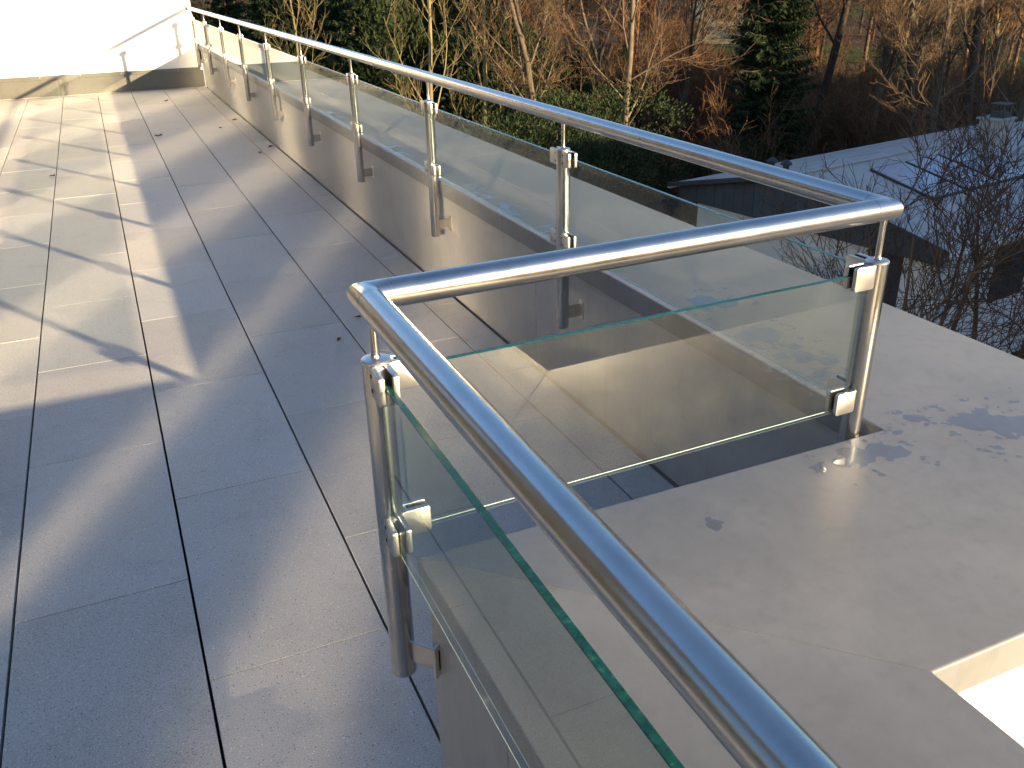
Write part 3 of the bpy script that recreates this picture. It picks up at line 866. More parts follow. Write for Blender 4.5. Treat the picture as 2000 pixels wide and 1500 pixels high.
def spruce(seed, h, rad, whorls=30, per=7, sprays=26, mat=None, size=0.30):
    rg = random.Random(seed); T = Tubes()
    tp = branch_pts(rg, Vector((0, 0, -0.3)), Vector((0, 0, 1)), h + 0.3, 10, 0.01, 0.05); T.add(tp, [0.24 * (1 - 0.95 * i / 10) for i in range(11)], 8)
    v = []; f = []
    for w in range(whorls):
        t = 0.06 + 0.93 * (w + rg.random() * 0.8) / whorls; z = h * t
        L0 = rad * (1 - t) ** 0.70 + 0.16
        for k in range(per):
            az = rg.uniform(0, 6.283); L = L0 * rg.uniform(0.62, 1.18); dr = rg.uniform(0.10, 0.35)
            d = Vector((math.cos(az), math.sin(az), 0)); side = Vector((-d.y, d.x, 0)); P0 = Vector((0, 0, z))
            pts = [P0 + d * (L * q) + Vector((0, 0, -dr * L * q + 0.30 * L * q * q)) for q in (0, 0.25, 0.5, 0.75, 1.0)]
            T.add(pts, [0.035, 0.028, 0.02, 0.013, 0.006], 3)
            ns = max(6, int(sprays * (0.35 + 0.65 * L / rad)))
            for s in range(ns):
                q = 0.15 + 0.85 * (s + rg.random()) / ns; i = min(3, int(q * 4)); c = pts[i].lerp(pts[i + 1], q * 4 - i)
                sg = 1 if s % 2 else -1; sl = size * (1.25 - 0.7 * q) * rg.uniform(0.7, 1.3)
                dd = (d * rg.uniform(0.35, 0.9) + side * sg * rg.uniform(0.3, 0.9) + Vector((0, 0, rg.uniform(-0.75, -0.05)))).normalized()
                quad(rg, v, f, c + dd * sl * 0.45, sl, 0.34, dd, Vector((rg.uniform(-0.5, 0.5), rg.uniform(-0.5, 0.5), 1)))
                dd2 = (d * 0.6 + side * sg * 0.2 + Vector((0, 0, rg.uniform(-1.2, -0.4)))).normalized()
                quad(rg, v, f, c + dd2 * sl * 0.40, sl * 0.85, 0.30, dd2, side + rnd_dir(rg) * 0.5)
    cm = bpy.data.meshes.new('crown'); cm.from_pydata(v, [], f); cm.materials.append(mat or M_SPRUCE)
    return T.mesh('trunk', M_BARK), cm

def evergreen(seed, w, h, n, mat, size=0.16, lobes=9):
    """rounded evergreen bush: shoots growing out of several lobes"""
    rg = random.Random(seed); T = Tubes(); v = []; f = []
    L = []
    for k in range(lobes):
        a = rg.uniform(0, 6.283); rr = w * 0.5 * math.sqrt(rg.random()) * 0.75; zz = h * rg.uniform(0.25, 0.78)
        L.append((Vector((math.cos(a) * rr, math.sin(a) * rr, zz)), w * rg.uniform(0.18, 0.30), h * rg.uniform(0.16, 0.26)))
        T.add([Vector((0, 0, -0.2)), Vector((math.cos(a) * rr * 0.5, math.sin(a) * rr * 0.5, zz * 0.5)), L[-1][0]], [0.08, 0.05, 0.015], 5)
    for k in range(n):
        c, a, b = L[rg.randrange(lobes)]; d = rnd_dir(rg); d.z = abs(d.z) if rg.random() < 0.65 else d.z
        rad = rg.uniform(0.55, 1.06) ** 0.6; p = c + Vector((d.x * a * rad, d.y * a * rad, d.z * b * rad))
        p += Vector((noise.noise(p * 1.3), noise.noise(p * 1.3 + Vector((9, 0, 0))), noise.noise(p * 1.3 + Vector((0, 9, 0))))) * 0.28
        if p.z < 0.05: p.z = rg.uniform(0.05, 0.5)
        dd = (d + Vector((0, 0, 0.6)) + rnd_dir(rg) * 0.7).normalized()
        quad(rg, v, f, p, size * rg.uniform(0.6, 1.4), 0.42, dd)
    cm = bpy.data.meshes.new('crown'); cm.from_pydata(v, [], f); cm.materials.append(mat)
    return T.mesh('stem', M_BARK), cm

def at(u, dist, v=200):
    """ground spot in the garden seen at picture column u, dist metres away"""
    d = _F + _R2 * ((u - 1000) / 1727.76) + _U2 * ((750 - v) / 1727.76); a = math.atan2(d.x, d.y)
    x, y = dist * math.sin(a), dist * math.cos(a)
    return Vector((x, y, ground_z(x, y)))

def plant(name, parts, loc, label, cat, group=None, rz=0.0, sc=1.0, names=('trunk', 'crown', 'leaves')):
    e = empty(name, loc); e.rotation_euler = (0, 0, rz); e.scale = (sc, sc, sc)
    for nm, me in zip(names, parts):
        if me is not None: link(nm, me, e)
    tag(e, label, cat, group)
    return e

# ------------------------------------------------------------------ neighbour house (lower right)
HU = Vector((0.985, 0.175, 0)); HV = Vector((0.175, -0.985, 0))          # along the ridge, towards us
HO = Vector((15.35, 22.31, 0)); HL, HW = 26.0, 8.75
ZE, ZR = -4.6, -3.60
def hp(u, v, z): return HO + HU * u + HV * v + Vector((0, 0, z))
house = empty('bungalow', hp(0, HW / 2, ZG))
def HP(o): o.location = -Vector(house.location); return o
M_HWALL = simple_mat('house_render', (0.62, 0.62, 0.60), 0.9, var=0.04, scale=2.0)
M_ROOF = simple_mat('pale_grey_roof_felt', (0.37, 0.345, 0.325), 0.8, var=0.14, scale=1.2, bump=0.3, bscale=14)
M_SLATE = simple_mat('dark_slate_cladding', (0.040, 0.046, 0.053), 0.55, var=0.15, scale=2.5, objvar=0.06)
M_WHITE = simple_mat('white_gutter', (0.70, 0.70, 0.68), 0.5)
M_ROOFGL = simple_mat('roof_window_glass', (0.32, 0.38, 0.45), 0.08, var=0.05, spec=1.0)
M_DARKFR = simple_mat('dark_roof_frame', (0.03, 0.03, 0.032), 0.5)
M_CHIM = simple_mat('pale_chimney_render', (0.30, 0.28, 0.26), 0.9, var=0.15, scale=6, bump=0.4, bscale=40)
q = MB(); i0 = 0.45
q.obox(hp(i0, i0, ZG), HU * (HL - 2 * i0), HV * (HW - 2 * i0), (0, 0, ZE - 0.02 - ZG))
HP(link('wall', q.mesh('house_wall', M_HWALL), house))
def slope(v0, z0, v1, z1, name):
    """roof slope made of long strips of roofing"""
    n = 9; rf = None
    for k in range(n):
        a, b = k / n, (k + 1) / n; q = MB(); u0, u1 = -0.25, HL
        va, vb = v0 + (v1 - v0) * a, v0 + (v1 - v0) * b; za, zb = z0 + (z1 - z0) * a, z0 + (z1 - z0) * b
        lap = 0.012 * (1 if k % 2 else 0.3)
        p0, p1 = hp(u0, va, za + lap), hp(u0, vb, zb + lap)
        q.obox(p0, HU * (u1 - u0), (p1 - p0) * 0.998, (0, 0, -0.07))
        HP(link('roof_sheet', q.mesh('roof_sheet', M_ROOF), house))
slope(-0.12, ZE, HW / 2 - 0.02, ZR, 'far'); slope(HW + 0.12, ZE, HW / 2 + 0.02, ZR, 'near')
q = MB(); q.obox(hp(-0.27, HW / 2 - 0.12, ZR - 0.005), HU * (HL + 0.27), HV * 0.24, (0, 0, 0.05)); HP(link('ridge_cap', q.mesh('ridge_cap', M_ROOF, None, 0.01, 1), house))
nb_ = 24                                                                     # slate boards on the gable
for k in range(nb_):
    a, b = k / nb_, (k + 1) / nb_ - 0.0015; va, vb = 0.1 + (HW - 0.2) * a, 0.1 + (HW - 0.2) * b
    def top(v): return ZE - 0.10 + (ZR - ZE) * (1 - abs(v - HW / 2) / (HW / 2))
    q = MB(); off = 0.02 + 0.003 * (k % 2); u = 0.02 - off
    P4 = [hp(u, va, ZE - 0.45), hp(u, vb, ZE - 0.45), hp(u, vb, top(vb)), hp(u, va, top(va))]; n = len(q.v)
    q.v += [tuple(x) for x in P4] + [tuple(x + HU * 0.02) for x in P4]
    for fc in ((0, 1, 2, 3), (7, 6, 5, 4), (0, 4, 5, 1), (1, 5, 6, 2), (2, 6, 7, 3), (3, 7, 4, 0)): q.f.append(fc); q.m.append(0)
    HP(link('slate_board', q.mesh('slate_board', M_SLATE), house))
for s, v_ in ((-1, -0.14), (1, HW + 0.14)):
    q = MB(); q.obox(hp(-0.25, v_ - 0.06, ZE - 0.14), HU * (HL + 0.25), HV * 0.12, (0, 0, 0.10)); HP(link('gutter', q.mesh('gutter', M_WHITE, None, 0.01, 1), house))
q = MB()
for a, b, za, zb in ((-0.14, HW / 2, ZE, ZR), (HW + 0.14, HW / 2, ZE, ZR)):
    p0, p1 = hp(-0.31, a, za - 0.1), hp(-0.31, b, zb - 0.1); q.obox(p0, HU * 0.055, p1 - p0, (0, 0, 0.13))
HP(link('verge_board', q.mesh('verge_board', M_DARKFR), house))
# roof windows on the near slope
def on_slope(u, t, dz): return hp(u, HW - (HW / 2) * t, ZE + (ZR - ZE) * t + dz)
sv = on_slope(0, 0, 0) - on_slope(0, 1, 0)
for (u0, w, t0, t1) in ((2.1, 1.45, 0.42, 0.86), (3.65, 1.45, 0.42, 0.86), (5.2, 1.45, 0.42, 0.86)):
    e = empty('roof_window'); e.parent = house; e.location = (0, 0, 0)
    q = MB(); a = on_slope(u0, t1, 0.02); b = on_slope(u0, t0, 0.02); q.obox(a, HU * w, b - a, (0, 0, 0.06)); HP(link('frame', q.mesh('roof_window_frame', M_DARKFR), e))
    q = MB(); a = on_slope(u0 + 0.04, t1 - 0.012, 0.082); b = on_slope(u0 + 0.04, t0 + 0.012, 0.082); q.obox(a, HU * (w - 0.08), b - a, (0, 0, 0.012)); HP(link('pane', q.mesh('roof_window_pane', M_ROOFGL), e))
e = empty('chimney'); e.parent = house; e.location = (0, 0, 0)
q = MB(); q.obox(hp(7.75, HW / 2 + 0.2, ZR - 0.4), HU * 0.72, HV * 0.62, (0, 0, 1.00)); HP(link('stack', q.mesh('chimney_stack', M_CHIM, None, 0.01, 1), e))
q = MB(); q.obox(hp(7.67, HW / 2 + 0.12, ZR + 0.601), HU * 0.88, HV * 0.78, (0, 0, 0.06)); HP(link('cap', q.mesh('chimney_cap', M_CHIM, None, 0.01, 1), e))
q = MB(); q.obox(hp(7.95, HW / 2 + 0.38, ZR + 0.662), HU * 0.45, HV * 0.4, (0, 0, 0.16))
for du in (0.02, 0.38):
    for dv in (0.02, 0.33): q.obox(hp(7.95 + du, HW / 2 + 0.38 + dv, ZR + 0.823), HU * 0.05, HV * 0.05, (0, 0, 0.2))
q.obox(hp(7.91, HW / 2 + 0.34, ZR + 1.024), HU * 0.53, HV * 0.48, (0, 0, 0.03)); HP(link('cowl', q.mesh('chimney_cowl', M_DARKFR), e))
for (u, v) in ((2.6, 1.3), (0.9, 3.2)):
    q = MB(); t = v / (HW / 2); q.lathe([(0.09, 0), (0.09, 0.2), (0.16, 0.21), (0.16, 0.26), (0.05, 0.34)], 12, tuple(hp(u, v, ZE + (ZR - ZE) * t - 0.02))); HP(link('vent_pipe', q.mesh('vent_pipe', M_DARKFR, 40), house))
for (u0, w) in ((3.0, 1.6), (7.0, 1.2), (11.0, 2.2)):                          # windows under the near eave
    q = MB(); q.obox(hp(u0, HW - 0.452, -6.7), HU * w, HV * 0.04, (0, 0, 1.5)); HP(link('window', q.mesh('house_window', M_DARKFR, None, 0.01, 1), house))
q = MB(); q.obox(hp(i0 - 0.012, 6.4, -7.8), HU * 0.03, HV * 1.0, (0, 0, 2.6)); HP(link('door', q.mesh('house_door', M_DARKFR, None, 0.01, 1), house))
tag(house, 'low house with pale grey gable roof, roof windows and square chimney', 'house')

# unseen block added beyond the right edge to shade the house and nearby trees
blk = empty('added_shade_block', (40, -8, ZG))
q = MB(); q.box((13.5, -14, 0), (51, -3.0, 11.4)); q.box((51.002, -16, 0), (88, -3.2, 15.6)); o = link('wall', q.mesh('shade_block_wall', M_HWALL), blk); o.location = (-40, 8, 0)
q = MB(); q.box((13.1, -14.4, 11.4), (51, -2.6, 11.7)); q.box((50.8, -16.4, 15.6), (88.4, -2.8, 15.9)); o = link('roof', q.mesh('shade_block_roof', M_ROOF), blk); o.location = (-40, 8, 0)
for fl in range(3):
    for k in range(7):
        q = MB(); x = 16.0 + k * 4.6; q.box((x, -2.998, 1.2 + fl * 3.4), (x + 1.8, -2.96, 2.9 + fl * 3.4)); o = link('window', q.mesh('shade_block_window', M_ROOFGL), blk); o.location = (-40, 8, 0)
tag(blk, 'unseen flat roofed block added beyond the right edge to cast shade', 'building')

tag(link('meadow', meadow_mesh()), 'pale green meadow on the far slope', None, None, 'structure')

# ------------------------------------------------------------------ trees and shrubs beyond the parapet
treeA = bare_tree(11, 15, limbs=15, nb=7, nt_=6, nf=4, r0=0.17, spread=0.34, start=0.22, twig=0.0105, mats=(M_BARK, M_TWIG))
treeB = bare_tree(12, 17, limbs=17, nb=7, nt_=6, nf=4, r0=0.20, spread=0.30, start=0.30, twig=0.0105, mats=(M_BARK, M_TWIG), fork=0.45, ang=0.75)
treeC = bare_tree(13, 12, limbs=12, nb=5, nt_=4, nf=2, r0=0.12, spread=0.36, start=0.2, twig=0.010, mats=(M_TWIGYEL, M_TWIGYEL), ang=0.65, lift=0.14)
treeD = bare_tree(14, 16, limbs=16, nb=7, nt_=7, nf=4, r0=0.22, spread=0.36, start=0.25, twig=0.011, mats=(M_BARK, M_TWIGRED), fork=0.38, leaves=2600)
treeE = bare_tree(15, 18, limbs=15, nb=7, nt_=6, nf=4, r0=0.24, spread=0.30, start=0.35, twig=0.011, mats=(M_TWIGDARK, M_TWIG), ang=0.8)
treeF = bare_tree(16, 7.6, limbs=20, nb=6, nt_=6, nf=2, r0=0.13, spread=0.42, start=0.18, twig=0.0068, mats=(M_TWIGDARK, M_TWIGDARK), fork=0.30, ang=0.85, wob=0.3)  # garden trees take the dark twigs: their shade is put into the colour
treeG = bare_tree(17, 7.2, limbs=18, nb=6, nt_=6, nf=2, r0=0.11, spread=0.44, start=0.2, twig=0.0066, mats=(M_TWIGDARK, M_TWIGDARK), fork=0.25, ang=0.95, wob=0.3)
sprA = spruce(21, 17.0, 1.9, 84, 11, 24, None, 0.40)
sprB = spruce(22, 12.5, 2.5, 46, 9, 24, None, 0.46)
yewA = evergreen(31, 7.6, 6.6, 30000, M_YEW, 0.115, 16)
yewB = evergreen(32, 5.4, 5.8, 22000, M_YEW, 0.110, 13)
thuA = evergreen(33, 3.8, 5.6, 16000, M_THUJA, 0.105, 12)

def T(parts, u, d, label, rz, sc=1.0, cat='tree', name='bare_tree', group='bare trees in the sunlit wood', names=('trunk', 'crown', 'leaves')):
    return plant(name, parts, at(u, d), label, cat, group, rz, sc, names)
G1 = 'bare trees in the wood beyond the parapet'
T(treeC, 612, 42, 'pale slender bare tree left of the dark conifers near the top', 0.4, 0.95, group=G1)
T(treeC, 832, 33, 'sunlit yellow bare tree with fanned branches rising behind the handrail', 1.9, 1.12, group=G1)
T(treeC, 925, 37, 'thin upright bare tree just right of the sunlit yellow one', 3.3, 1.1, group=G1)
T(treeB, 1072, 36, 'forked bare tree rising out of the dark evergreen bushes', 0.9, 0.92, group=G1)
T(treeA, 1212, 34, 'straight bare tree with spreading limbs between evergreens and reddish thicket', 2.2, 0.98, group=G1)
T(treeD, 1330, 46, 'reddish brown tree with dry leaves left of the tall spruce', 0.3, 0.85, group=G1)
T(treeD, 1165, 52, 'brown leaved tree behind the straight bare tree', 2.0, 0.9, group=G1)
T(treeD, 1010, 56, 'brown leaved tree behind the forked bare tree', 4.0, 0.9, group=G1)
T(treeA, 720, 50, 'bare brown tree behind the dark conifer near the top', 5.0, 0.9, group=G1)
T(treeE, 1592, 47, 'tall dark trunk just right of the spruce', 1.2, 1.05, group=G1)
T(treeE, 1553, 52, 'thinner dark trunk close against the right side of the spruce', 3.9, 0.85, group=G1)
T(treeB, 1700, 44, 'bare tree with upswept limbs above the middle of the house roof', 4.4, 1.0, group=G1)
T(treeB, 1800, 47, 'many stemmed bare tree standing behind the roof left of the chimney', 0.2, 1.1, group=G1)
T(treeA, 1835, 41, 'pale leaning bare tree above the roof just left of the chimney', 1.4, 1.0, group=G1).rotation_euler = (0.05, 0.13, 1.4)
T(treeE, 1905, 46, 'dark bare tree rising directly behind the chimney', 2.6, 1.0, group=G1)
T(treeA, 1985, 38, 'bare tree at the right edge above the house roof', 3.0, 1.0, group=G1)
T(treeD, 1760, 60, 'brown leaved tree far behind the roof windows', 1.0, 1.0, group=G1)
T(treeD, 1930, 62, 'brown leaved tree far behind the chimney', 3.0, 1.05, group=G1)
T(treeD, 1450, 66, 'brown leaved tree showing on the left flank of the spruce', 5.3, 0.95, group=G1)
G2 = 'bare garden trees in front of the house'
T(treeF, 1868, 13.4, 'dense dark bare garden tree right of the railing corner', 0.7, 1.0, group=G2)
T(treeG, 1965, 12.2, 'brown twigged bare garden tree at the right edge before the house', 2.3, 1.0, group=G2)
T(treeG, 1745, 15.5, 'low bare garden tree just right of the corner post', 4.1, 0.62, group=G2)
T(treeF, 1905, 15.4, 'bare garden tree between the dense dark one and the right edge', 5.1, 0.95, group=G2)
T(treeG, 1620, 18.5, 'small bare garden tree before the house wall left of the corner post', 1.0, 0.52, group=G2)
T(treeF, 2090, 14.5, 'bare garden tree cut off by the right edge', 3.7, 1.0, group=G2)
G3 = 'conifers beyond the parapet'
T(sprA, 1497, 43, 'tall dark green spruce left of the house', 0.5, 1.08, 'conifer', 'spruce_tree', G3)
T(sprB, 705, 44, 'dark blue green conifer near the top left of the wood', 1.5, 1.0, 'conifer', 'spruce_tree', G3)
T(sprB, 640, 52, 'dark conifer close beside the pale slender tree', 2.5, 1.1, 'conifer', 'spruce_tree', G3)
T(sprB, 545, 46, 'green conifer above the far part of the handrail', 0.2, 0.92, 'conifer', 'spruce_tree', G3)
T(sprB, 470, 50, 'green conifer nearest the white end wall', 3.2, 0.9, 'conifer', 'spruce_tree', G3)
T(sprB, 860, 62, 'distant conifer behind the sunlit yellow tree', 4.2, 1.1, 'conifer', 'spruce_tree', G3)
G4 = 'evergreen bushes beyond the parapet'
N2 = ('stem', 'crown')
for (u, d, parts, rz, sc, lb) in ((1085, 30, yewA, 0.3, 1.0, 'broad dark evergreen bush in the middle behind the handrail'),
                                 (1190, 31, yewB, 1.3, 1.05, 'dark evergreen bush below the straight bare tree'),
                                 (985, 30, yewB, 2.3, 1.0, 'dark evergreen bush left of the broad one'),
                                 (905, 29, yewB, 3.6, 0.95, 'dark evergreen bush below the thin upright tree'),
                                 (1260, 33, yewB, 5.0, 0.7, 'small dark evergreen bush beside the lawn strip'),
                                 (815, 30, thuA, 0.6, 0.95, 'yellow green bush at the foot of the sunlit yellow tree'),
                                 (745, 33, thuA, 1.9, 1.1, 'tall yellow green bush left of the sunlit yellow tree'),
                                 (670, 36, yewB, 4.0, 1.0, 'green bush below the dark conifers'),
                                 (600, 38, thuA, 3.0, 1.0, 'yellow green bush behind the third post'),
                                 (520, 40, yewB, 5.5, 1.0, 'green bush behind the far glass panes'),
                                 (445, 42, thuA, 4.6, 0.9, 'yellow green bush nearest the white end wall'),
                                 (1450, 40, yewB, 0.9, 0.62, 'small evergreen bush at the left foot of the spruce'),
                                 (1400, 38, yewB, 2.9, 0.55, 'low evergreen bush between lawn strip and spruce')):
    plant('evergreen_bush', parts, at(u, d), lb, 'bush', G4, rz, sc, N2)

# thicket and far wood: nobody could count these
def scatter(name, protos, spots, label, cat=None):
    """join copies of low twig meshes into one mass"""
    vs = []; fs = []; off = 0; mats = []; mi = []
    for me in {id(p): p for p in protos}.values():
        if me.materials[0] not in mats: mats.append(me.materials[0])
    cache = {}
    for me in protos:
        if id(me) in cache: continue
        a = np.empty(len(me.vertices) * 3, np.float32); me.vertices.foreach_get('co', a); a = a.reshape(-1, 3)
        fl = np.empty(len(me.loops), np.int32); me.loops.foreach_get('vertex_index', fl)
        cache[id(me)] = (a, fl.reshape(-1, 4))
    for (x, y, z, rz, sc, sz, k) in spots:
        a, fl = cache[id(protos[k])]; c, s = math.cos(rz), math.sin(rz)
        b = np.empty_like(a); b[:, 0] = (a[:, 0] * c - a[:, 1] * s) * sc + x; b[:, 1] = (a[:, 0] * s + a[:, 1] * c) * sc + y; b[:, 2] = a[:, 2] * sz + z
        vs.append(b); fs.append(fl + off); off += len(a); mi.append(np.full(len(fl), mats.index(protos[k].materials[0]), np.int32))
    V = np.concatenate(vs); Fq = np.concatenate(fs); MI = np.concatenate(mi)
    me = bpy.data.meshes.new(name)
    me.vertices.add(len(V)); me.vertices.foreach_set('co', V.ravel())
    me.loops.add(Fq.size); me.loops.foreach_set('vertex_index', Fq.ravel().astype(np.int32))
    me.polygons.add(len(Fq)); me.polygons.foreach_set('loop_start', np.arange(0, Fq.size, 4, dtype=np.int32))
    for m in mats: me.materials.append(m)
    me.polygons.foreach_set('material_index', MI)
    me.update(calc_edges=True); me.validate()
    return tag(link(name, me), label, None, None, 'stuff')

def bush(seed, h, stems, nt_, nf, twig, mat):
    rg = random.Random(seed); C = Tubes()
    for s in range(stems):
        az = rg.uniform(0, 6.283); d = Vector((math.cos(az) * 0.45, math.sin(az) * 0.45, 1)).normalized(); L = h * rg.uniform(0.6, 1.05)
        p = branch_pts(rg, Vector((math.cos(az) * 0.25, math.sin(az) * 0.25, -0.1)), d, L, 5, 0.12, 0.03); C.add(p, [twig * 2.4, twig * 2.1, twig * 1.8, twig * 1.4, twig, twig * 0.7], 3)
        for k in range(nt_):
            t = rg.uniform(0.2, 1); i = min(4, int(t * 5)); q = p[i].lerp(p[i + 1], t * 5 - i)
            dt = sidewise(rg, (p[i + 1] - p[i]).normalized(), rg.uniform(0.4, 0.9)); Lt = h * 0.3 * rg.uniform(0.5, 1.3)
            tp = branch_pts(rg, q, dt, Lt, 2, 0.2, 0.1); C.add(tp, [twig, twig * 0.8, twig * 0.5], 3)
            for f in range(nf):
                r = tp[1].lerp(tp[2], rg.random()) if rg.random() < 0.6 else tp[0].lerp(tp[1], rg.random())
                df = sidewise(rg, dt, rg.uniform(0.4, 0.9)); e = r + df * (Lt * 0.5 * rg.uniform(0.5, 1.3)); C.add([r, e], [twig * 0.7, twig * 0.45], 3)
    return C.mesh('bush', mat, False)
b1 = bush(41, 3.6, 9, 16, 5, 0.011, M_TWIGRED); b2 = bush(42, 3.2, 10, 14, 5, 0.011, M_TWIG); b3 = bush(43, 2.4, 10, 14, 5, 0.010, M_BROWNLEAF)
rg = random.Random(5); sp = []
for k in range(150):
    u = rg.uniform(380, 2080); d = rg.uniform(34, 80)
    if u < 900 and d < 40: continue
    if 1480 < u and d < 40: d = rg.uniform(42, 80)
    p = at(u, d); red = 1250 < u < 1470
    sc = rg.uniform(0.7, 1.15); sp.append((p.x, p.y, p.z, rg.uniform(0, 6.28), sc, sc * rg.uniform(0.7, 1.15), 0 if (red or rg.random() < 0.3) else rg.choice((1, 1, 2))))
for k in range(26):
    p = at(rg.uniform(1250, 1420), rg.uniform(44, 56)); sc = rg.uniform(0.8, 1.2); sp.append((p.x, p.y, p.z, rg.uniform(0, 6.28), sc, sc * rg.uniform(1.0, 1.6), 0))
for k in range(70):
    p = at(rg.uniform(1540, 2120), rg.uniform(41, 62)); sc = rg.uniform(0.8, 1.3); sp.append((p.x, p.y, p.z, rg.uniform(0, 6.28), sc, sc * rg.uniform(0.8, 1.3), 1 if k % 4 else 0))
scatter('thicket', [b1, b2, b3], sp, 'reddish brown leafless thicket filling the wood floor')
def lowtree(seed, h, mat):
    rg = random.Random(seed); C = Tubes(); p = branch_pts(rg, Vector((0, 0, 0)), Vector((0, 0, 1)), h, 5, 0.06, 0.05); C.add(p, [0.16, 0.13, 0.1, 0.08, 0.05, 0.02], 4)
    for k in range(22):
        t = rg.uniform(0.2, 1); i = min(4, int(t * 5)); q = p[i].lerp(p[i + 1], t * 5 - i); az = rg.uniform(0, 6.283)
        d = Vector((math.cos(az), math.sin(az), rg.uniform(0.5, 1.4))).normalized(); L = h * 0.34 * (1.2 - 0.7 * t) * rg.uniform(0.7, 1.2)
        b = branch_pts(rg, q, d, L, 3, 0.2, 0.1); C.add(b, [0.045, 0.035, 0.025, 0.015], 3)
        for m in range(16):
            r = b[0].lerp(b[3], rg.uniform(0.2, 1)); e = r + sidewise(rg, d, rg.uniform(0.4, 0.9)) * (L * 0.42 * rg.uniform(0.4, 1.2)) + Vector((0, 0, 0.1)); C.add([r, e], [0.017, 0.010], 3)
            for w in range(2):
                r2 = r.lerp(e, rg.uniform(0.3, 1)); C.add([r2, r2 + sidewise(rg, d, 0.8) * (L * 0.22 * rg.uniform(0.5, 1.2))], [0.013, 0.008], 3)
    return C.mesh('lowtree', mat, False)
l1 = lowtree(51, 14, M_TWIG); l2 = lowtree(52, 12, M_TWIGRED); l3 = lowtree(53, 13, M_TWIGDARK)
sp = []
for k in range(210):
    u = rg.uniform(330, 2120); d = 62 + 190 * rg.random() ** 1.3
    if 1350 < u < 1450 and d > 90: continue
    p = at(u, d); sc = rg.uniform(0.8, 1.3); sp.append((p.x, p.y, p.z, rg.uniform(0, 6.28), sc, sc, rg.choice((0, 0, 1, 2))))
scatter('far_wood', [l1, l2, l3], sp, 'leafless brown wood covering the far slope')

# dark evergreen undergrowth behind the bare trees
eg1 = evergreen(71, 5.0, 5.0, 6500, M_YEW, 0.19, 10)[1]; eg2 = evergreen(72, 4.0, 6.5, 6500, M_YEW, 0.19, 10)[1]
sp = []
for k in range(58):
    u = rg.uniform(380, 1010) if k < 40 else rg.uniform(1010, 1240); d = rg.uniform(42, 66)
    p = at(u, d); sc = rg.uniform(0.8, 1.4) if u < 1010 else rg.uniform(0.5, 0.85); sp.append((p.x, p.y, p.z, rg.uniform(0, 6.28), sc, sc * rg.uniform(0.9, 1.3), k % 2))
scatter('evergreen_undergrowth', [eg1, eg2], sp, 'dark evergreen undergrowth deep in the wood')

# ------------------------------------------------------------------ water lying on the coping
def puddle(name, blobs, label, seed=0, step=0.0035, zz=ZC):
    """irregular film of water: marching squares over a noisy field made of a few blobs"""
    xs = [b[0] for b in blobs]; ysb = [b[1] for b in blobs]; rm = max(b[2] for b in blobs) * 1.8
    x0, x1, y0, y1 = min(xs) - rm, max(xs) + rm, min(ysb) - rm, max(ysb) + rm
    cx, cy = sum(xs) / len(xs), sum(ysb) / len(ysb)
    nx, ny = int((x1 - x0) / step) + 1, int((y1 - y0) / step) + 1
    def fld(x, y):
        s = 0
        for bx, by, r in blobs:
            d = math.hypot(x - bx, y - by) / r; s = max(s, 1 - d)
        p = Vector((x, y, seed * 3.1))
        return s + 0.26 * noise.noise(p * 32) + 0.22 * noise.noise(p * 75) + 0.10 * noise.noise(p * 170) - 0.12
    F_ = [[fld(x0 + i * step, y0 + j * step) for i in range(nx + 1)] for j in range(ny + 1)]
    v = {}; V = []; Fc = []
    def vert(k, x, y):
        if k not in v: v[k] = len(V); V.append((x - cx, y - cy, 0.0007))
        return v[k]
    for j in range(ny):
        for i in range(nx):
            c = [(i, j), (i + 1, j), (i + 1, j + 1), (i, j + 1)]; val = [F_[b][a] for a, b in c]
            if max(val) <= 0: continue
            poly = []
            for k in range(4):
                a, b = c[k], c[(k + 1) % 4]; fa, fb = val[k], val[(k + 1) % 4]
                if fa > 0: poly.append(vert(('p', a), x0 + a[0] * step, y0 + a[1] * step))
                if (fa > 0) != (fb > 0):
                    t = fa / (fa - fb); key = ('e',) + tuple(sorted((a, b)))
                    poly.append(vert(key, x0 + (a[0] + (b[0] - a[0]) * t) * step, y0 + (a[1] + (b[1] - a[1]) * t) * step))
            if len(poly) > 2: Fc.append(tuple(poly))
    me = bpy.data.meshes.new(name); me.from_pydata(V, [], Fc); me.materials.append(M_WATER)
    bm = bmesh.new(); bm.from_mesh(me)
    for vv in bm.verts:
        if vv.is_boundary: vv.co.z = 0.0002
    bm.to_mesh(me); bm.free(); me.shade_smooth()
    o = link(name, me, None, (cx, cy, zz)); tag(o, label, 'puddle', 'puddles on the coping')
    return o
puddle('puddle', [(1.50, 1.085, 0.045), (1.545, 1.055, 0.05), (1.60, 1.02, 0.05), (1.65, 1.0, 0.04), (1.56, 1.01, 0.03)], 'long shallow puddle on the coping near the right edge', 1)
puddle('puddle', [(1.19, 1.082, 0.040), (1.245, 1.080, 0.030), (1.15, 1.075, 0.025), (1.275, 1.055, 0.022)], 'glinting puddle on the coping at the foot of the corner post', 2)
puddle('puddle', [(1.405, 1.150, 0.022)], 'small round drop patch between corner post and long puddle', 3)
puddle('puddle', [(1.44, 1.925, 0.05), (1.475, 1.89, 0.045), (1.41, 1.88, 0.03)], 'uppermost of the puddles seen through the corner pane', 4)
puddle('puddle', [(1.38, 1.66, 0.04), (1.42, 1.645, 0.05), (1.45, 1.66, 0.035)], 'middle puddle seen through the corner pane', 5)
puddle('puddle', [(1.425, 1.50, 0.034), (1.44, 1.555, 0.020), (1.375, 1.525, 0.024), (1.455, 1.45, 0.03)], 'speckled puddle above the lowest one behind the corner pane', 6)
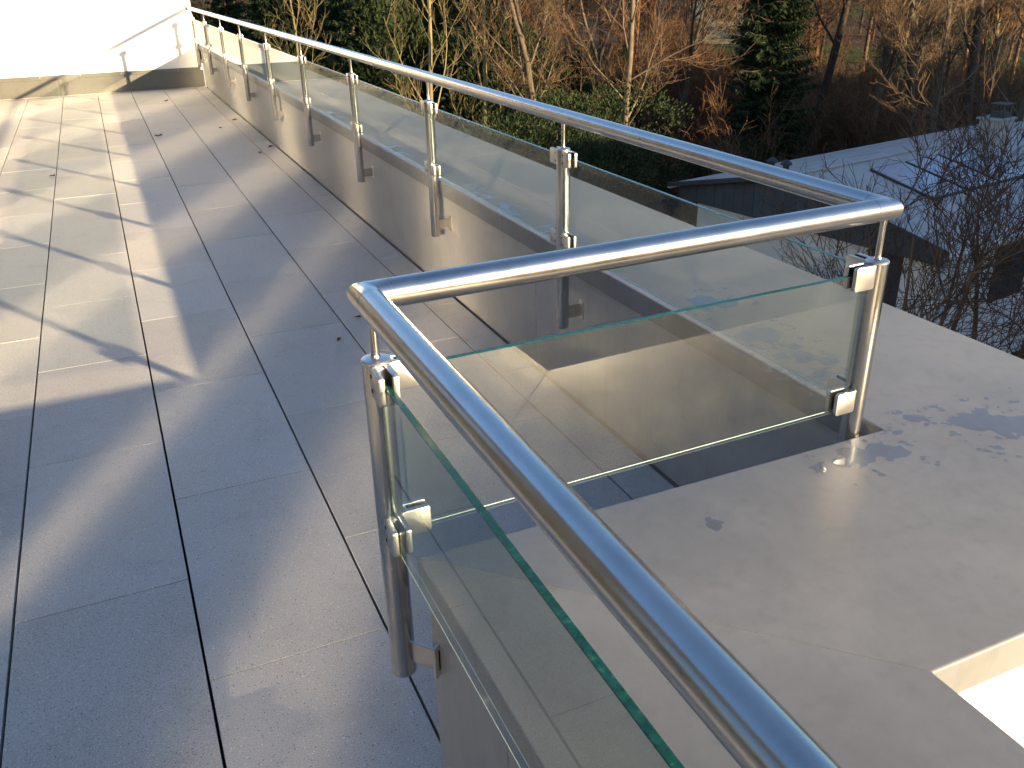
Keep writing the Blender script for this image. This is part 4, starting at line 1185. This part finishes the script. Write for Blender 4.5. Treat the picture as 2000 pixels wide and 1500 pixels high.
puddle('puddle', [(1.345, 1.385, 0.036), (1.385, 1.385, 0.032), (1.345, 1.43, 0.02)], 'lowest puddle behind the corner pane beside the lower clamp', 7)
puddle('puddle', [(0.808, 1.006, 0.014)], 'tiny damp spot on the near coping right of the near handrail', 8, 0.002)
for k, (y, lb) in enumerate(((2.75, 'damp streak on the coping just before the second post'), (3.15, 'damp patch on the coping edge between second and third post'), (3.45, 'damp streaks on the coping beside the third post'), (4.55, 'damp patch on the coping before the fourth post'), (6.0, 'pale wet patch on the coping beside the fifth post'))):
    rg2 = random.Random(k + 60)
    puddle('puddle', [(1.345 + rg2.uniform(0, 0.05), y + rg2.uniform(-0.16, 0.16), rg2.uniform(0.014, 0.030)) for _ in range(6)], lb, 10 + k, 0.004)

# ------------------------------------------------------------------ fallen leaves on the slabs
M_LEAF = simple_mat('dead_leaf', (0.10, 0.055, 0.03), 0.8, var=0.3, scale=40)
def leaf_mesh(seed, L):
    rg3 = random.Random(seed); q = MB(); n = 7; row = []
    for i in range(n + 1):
        t = i / n; w = L * 0.30 * math.sin(math.pi * (0.06 + 0.9 * t)) ** 0.8 * rg3.uniform(0.85, 1.1); z = 0.012 * math.sin(2.4 * t + seed) * L / 0.06
        row.append([(t * L - L / 2, -w, abs(z) + 0.006 + 0.004 * rg3.random()), (t * L - L / 2, 0, abs(z) * 0.4 + 0.001), (t * L - L / 2, w, abs(z) + 0.004 + 0.006 * rg3.random())])
    for i in range(n):
        for j in range(2): q.poly([row[i][j], row[i + 1][j], row[i + 1][j + 1], row[i][j + 1]])
    return q.mesh('leaf_blade', M_LEAF, 60, fix=False)
lms = [leaf_mesh(i, 0.05 + 0.012 * (i % 3)) for i in range(4)]
for k, (x, y, lb) in enumerate(((1.22, 9.81, 'dead leaf by the cladding foot far along the terrace'), (1.02, 9.34, 'dead leaf on the slab column nearest the cladding, beyond the others'),
                               (0.43, 9.18, 'dead leaf on a dark joint in the far half of the floor'), (1.14, 7.81, 'dead leaf on the joint by the cladding opposite the fifth post'),
                               (1.27, 8.05, 'pale debris leaf against the cladding foot'), (-0.45, 7.65, 'dead leaf on the left joint in the sunlit floor'),
                               (0.71, 11.79, 'dead leaf close to the end wall'), (0.85, 3.62, 'dead leaf on the slab left of the near railing corner'),
                               (0.71, 3.40, 'curled dead leaf just left of the near railing corner'))):
    o = link('fallen_leaf', lms[k % 4], None, (x, y, 0.0008), k * 1.7); o.scale = (0.6, 0.6, 0.5) if k > 6 else (0.9, 0.9, 0.8); tag(o, lb, 'leaf', 'fallen leaves on the slabs')
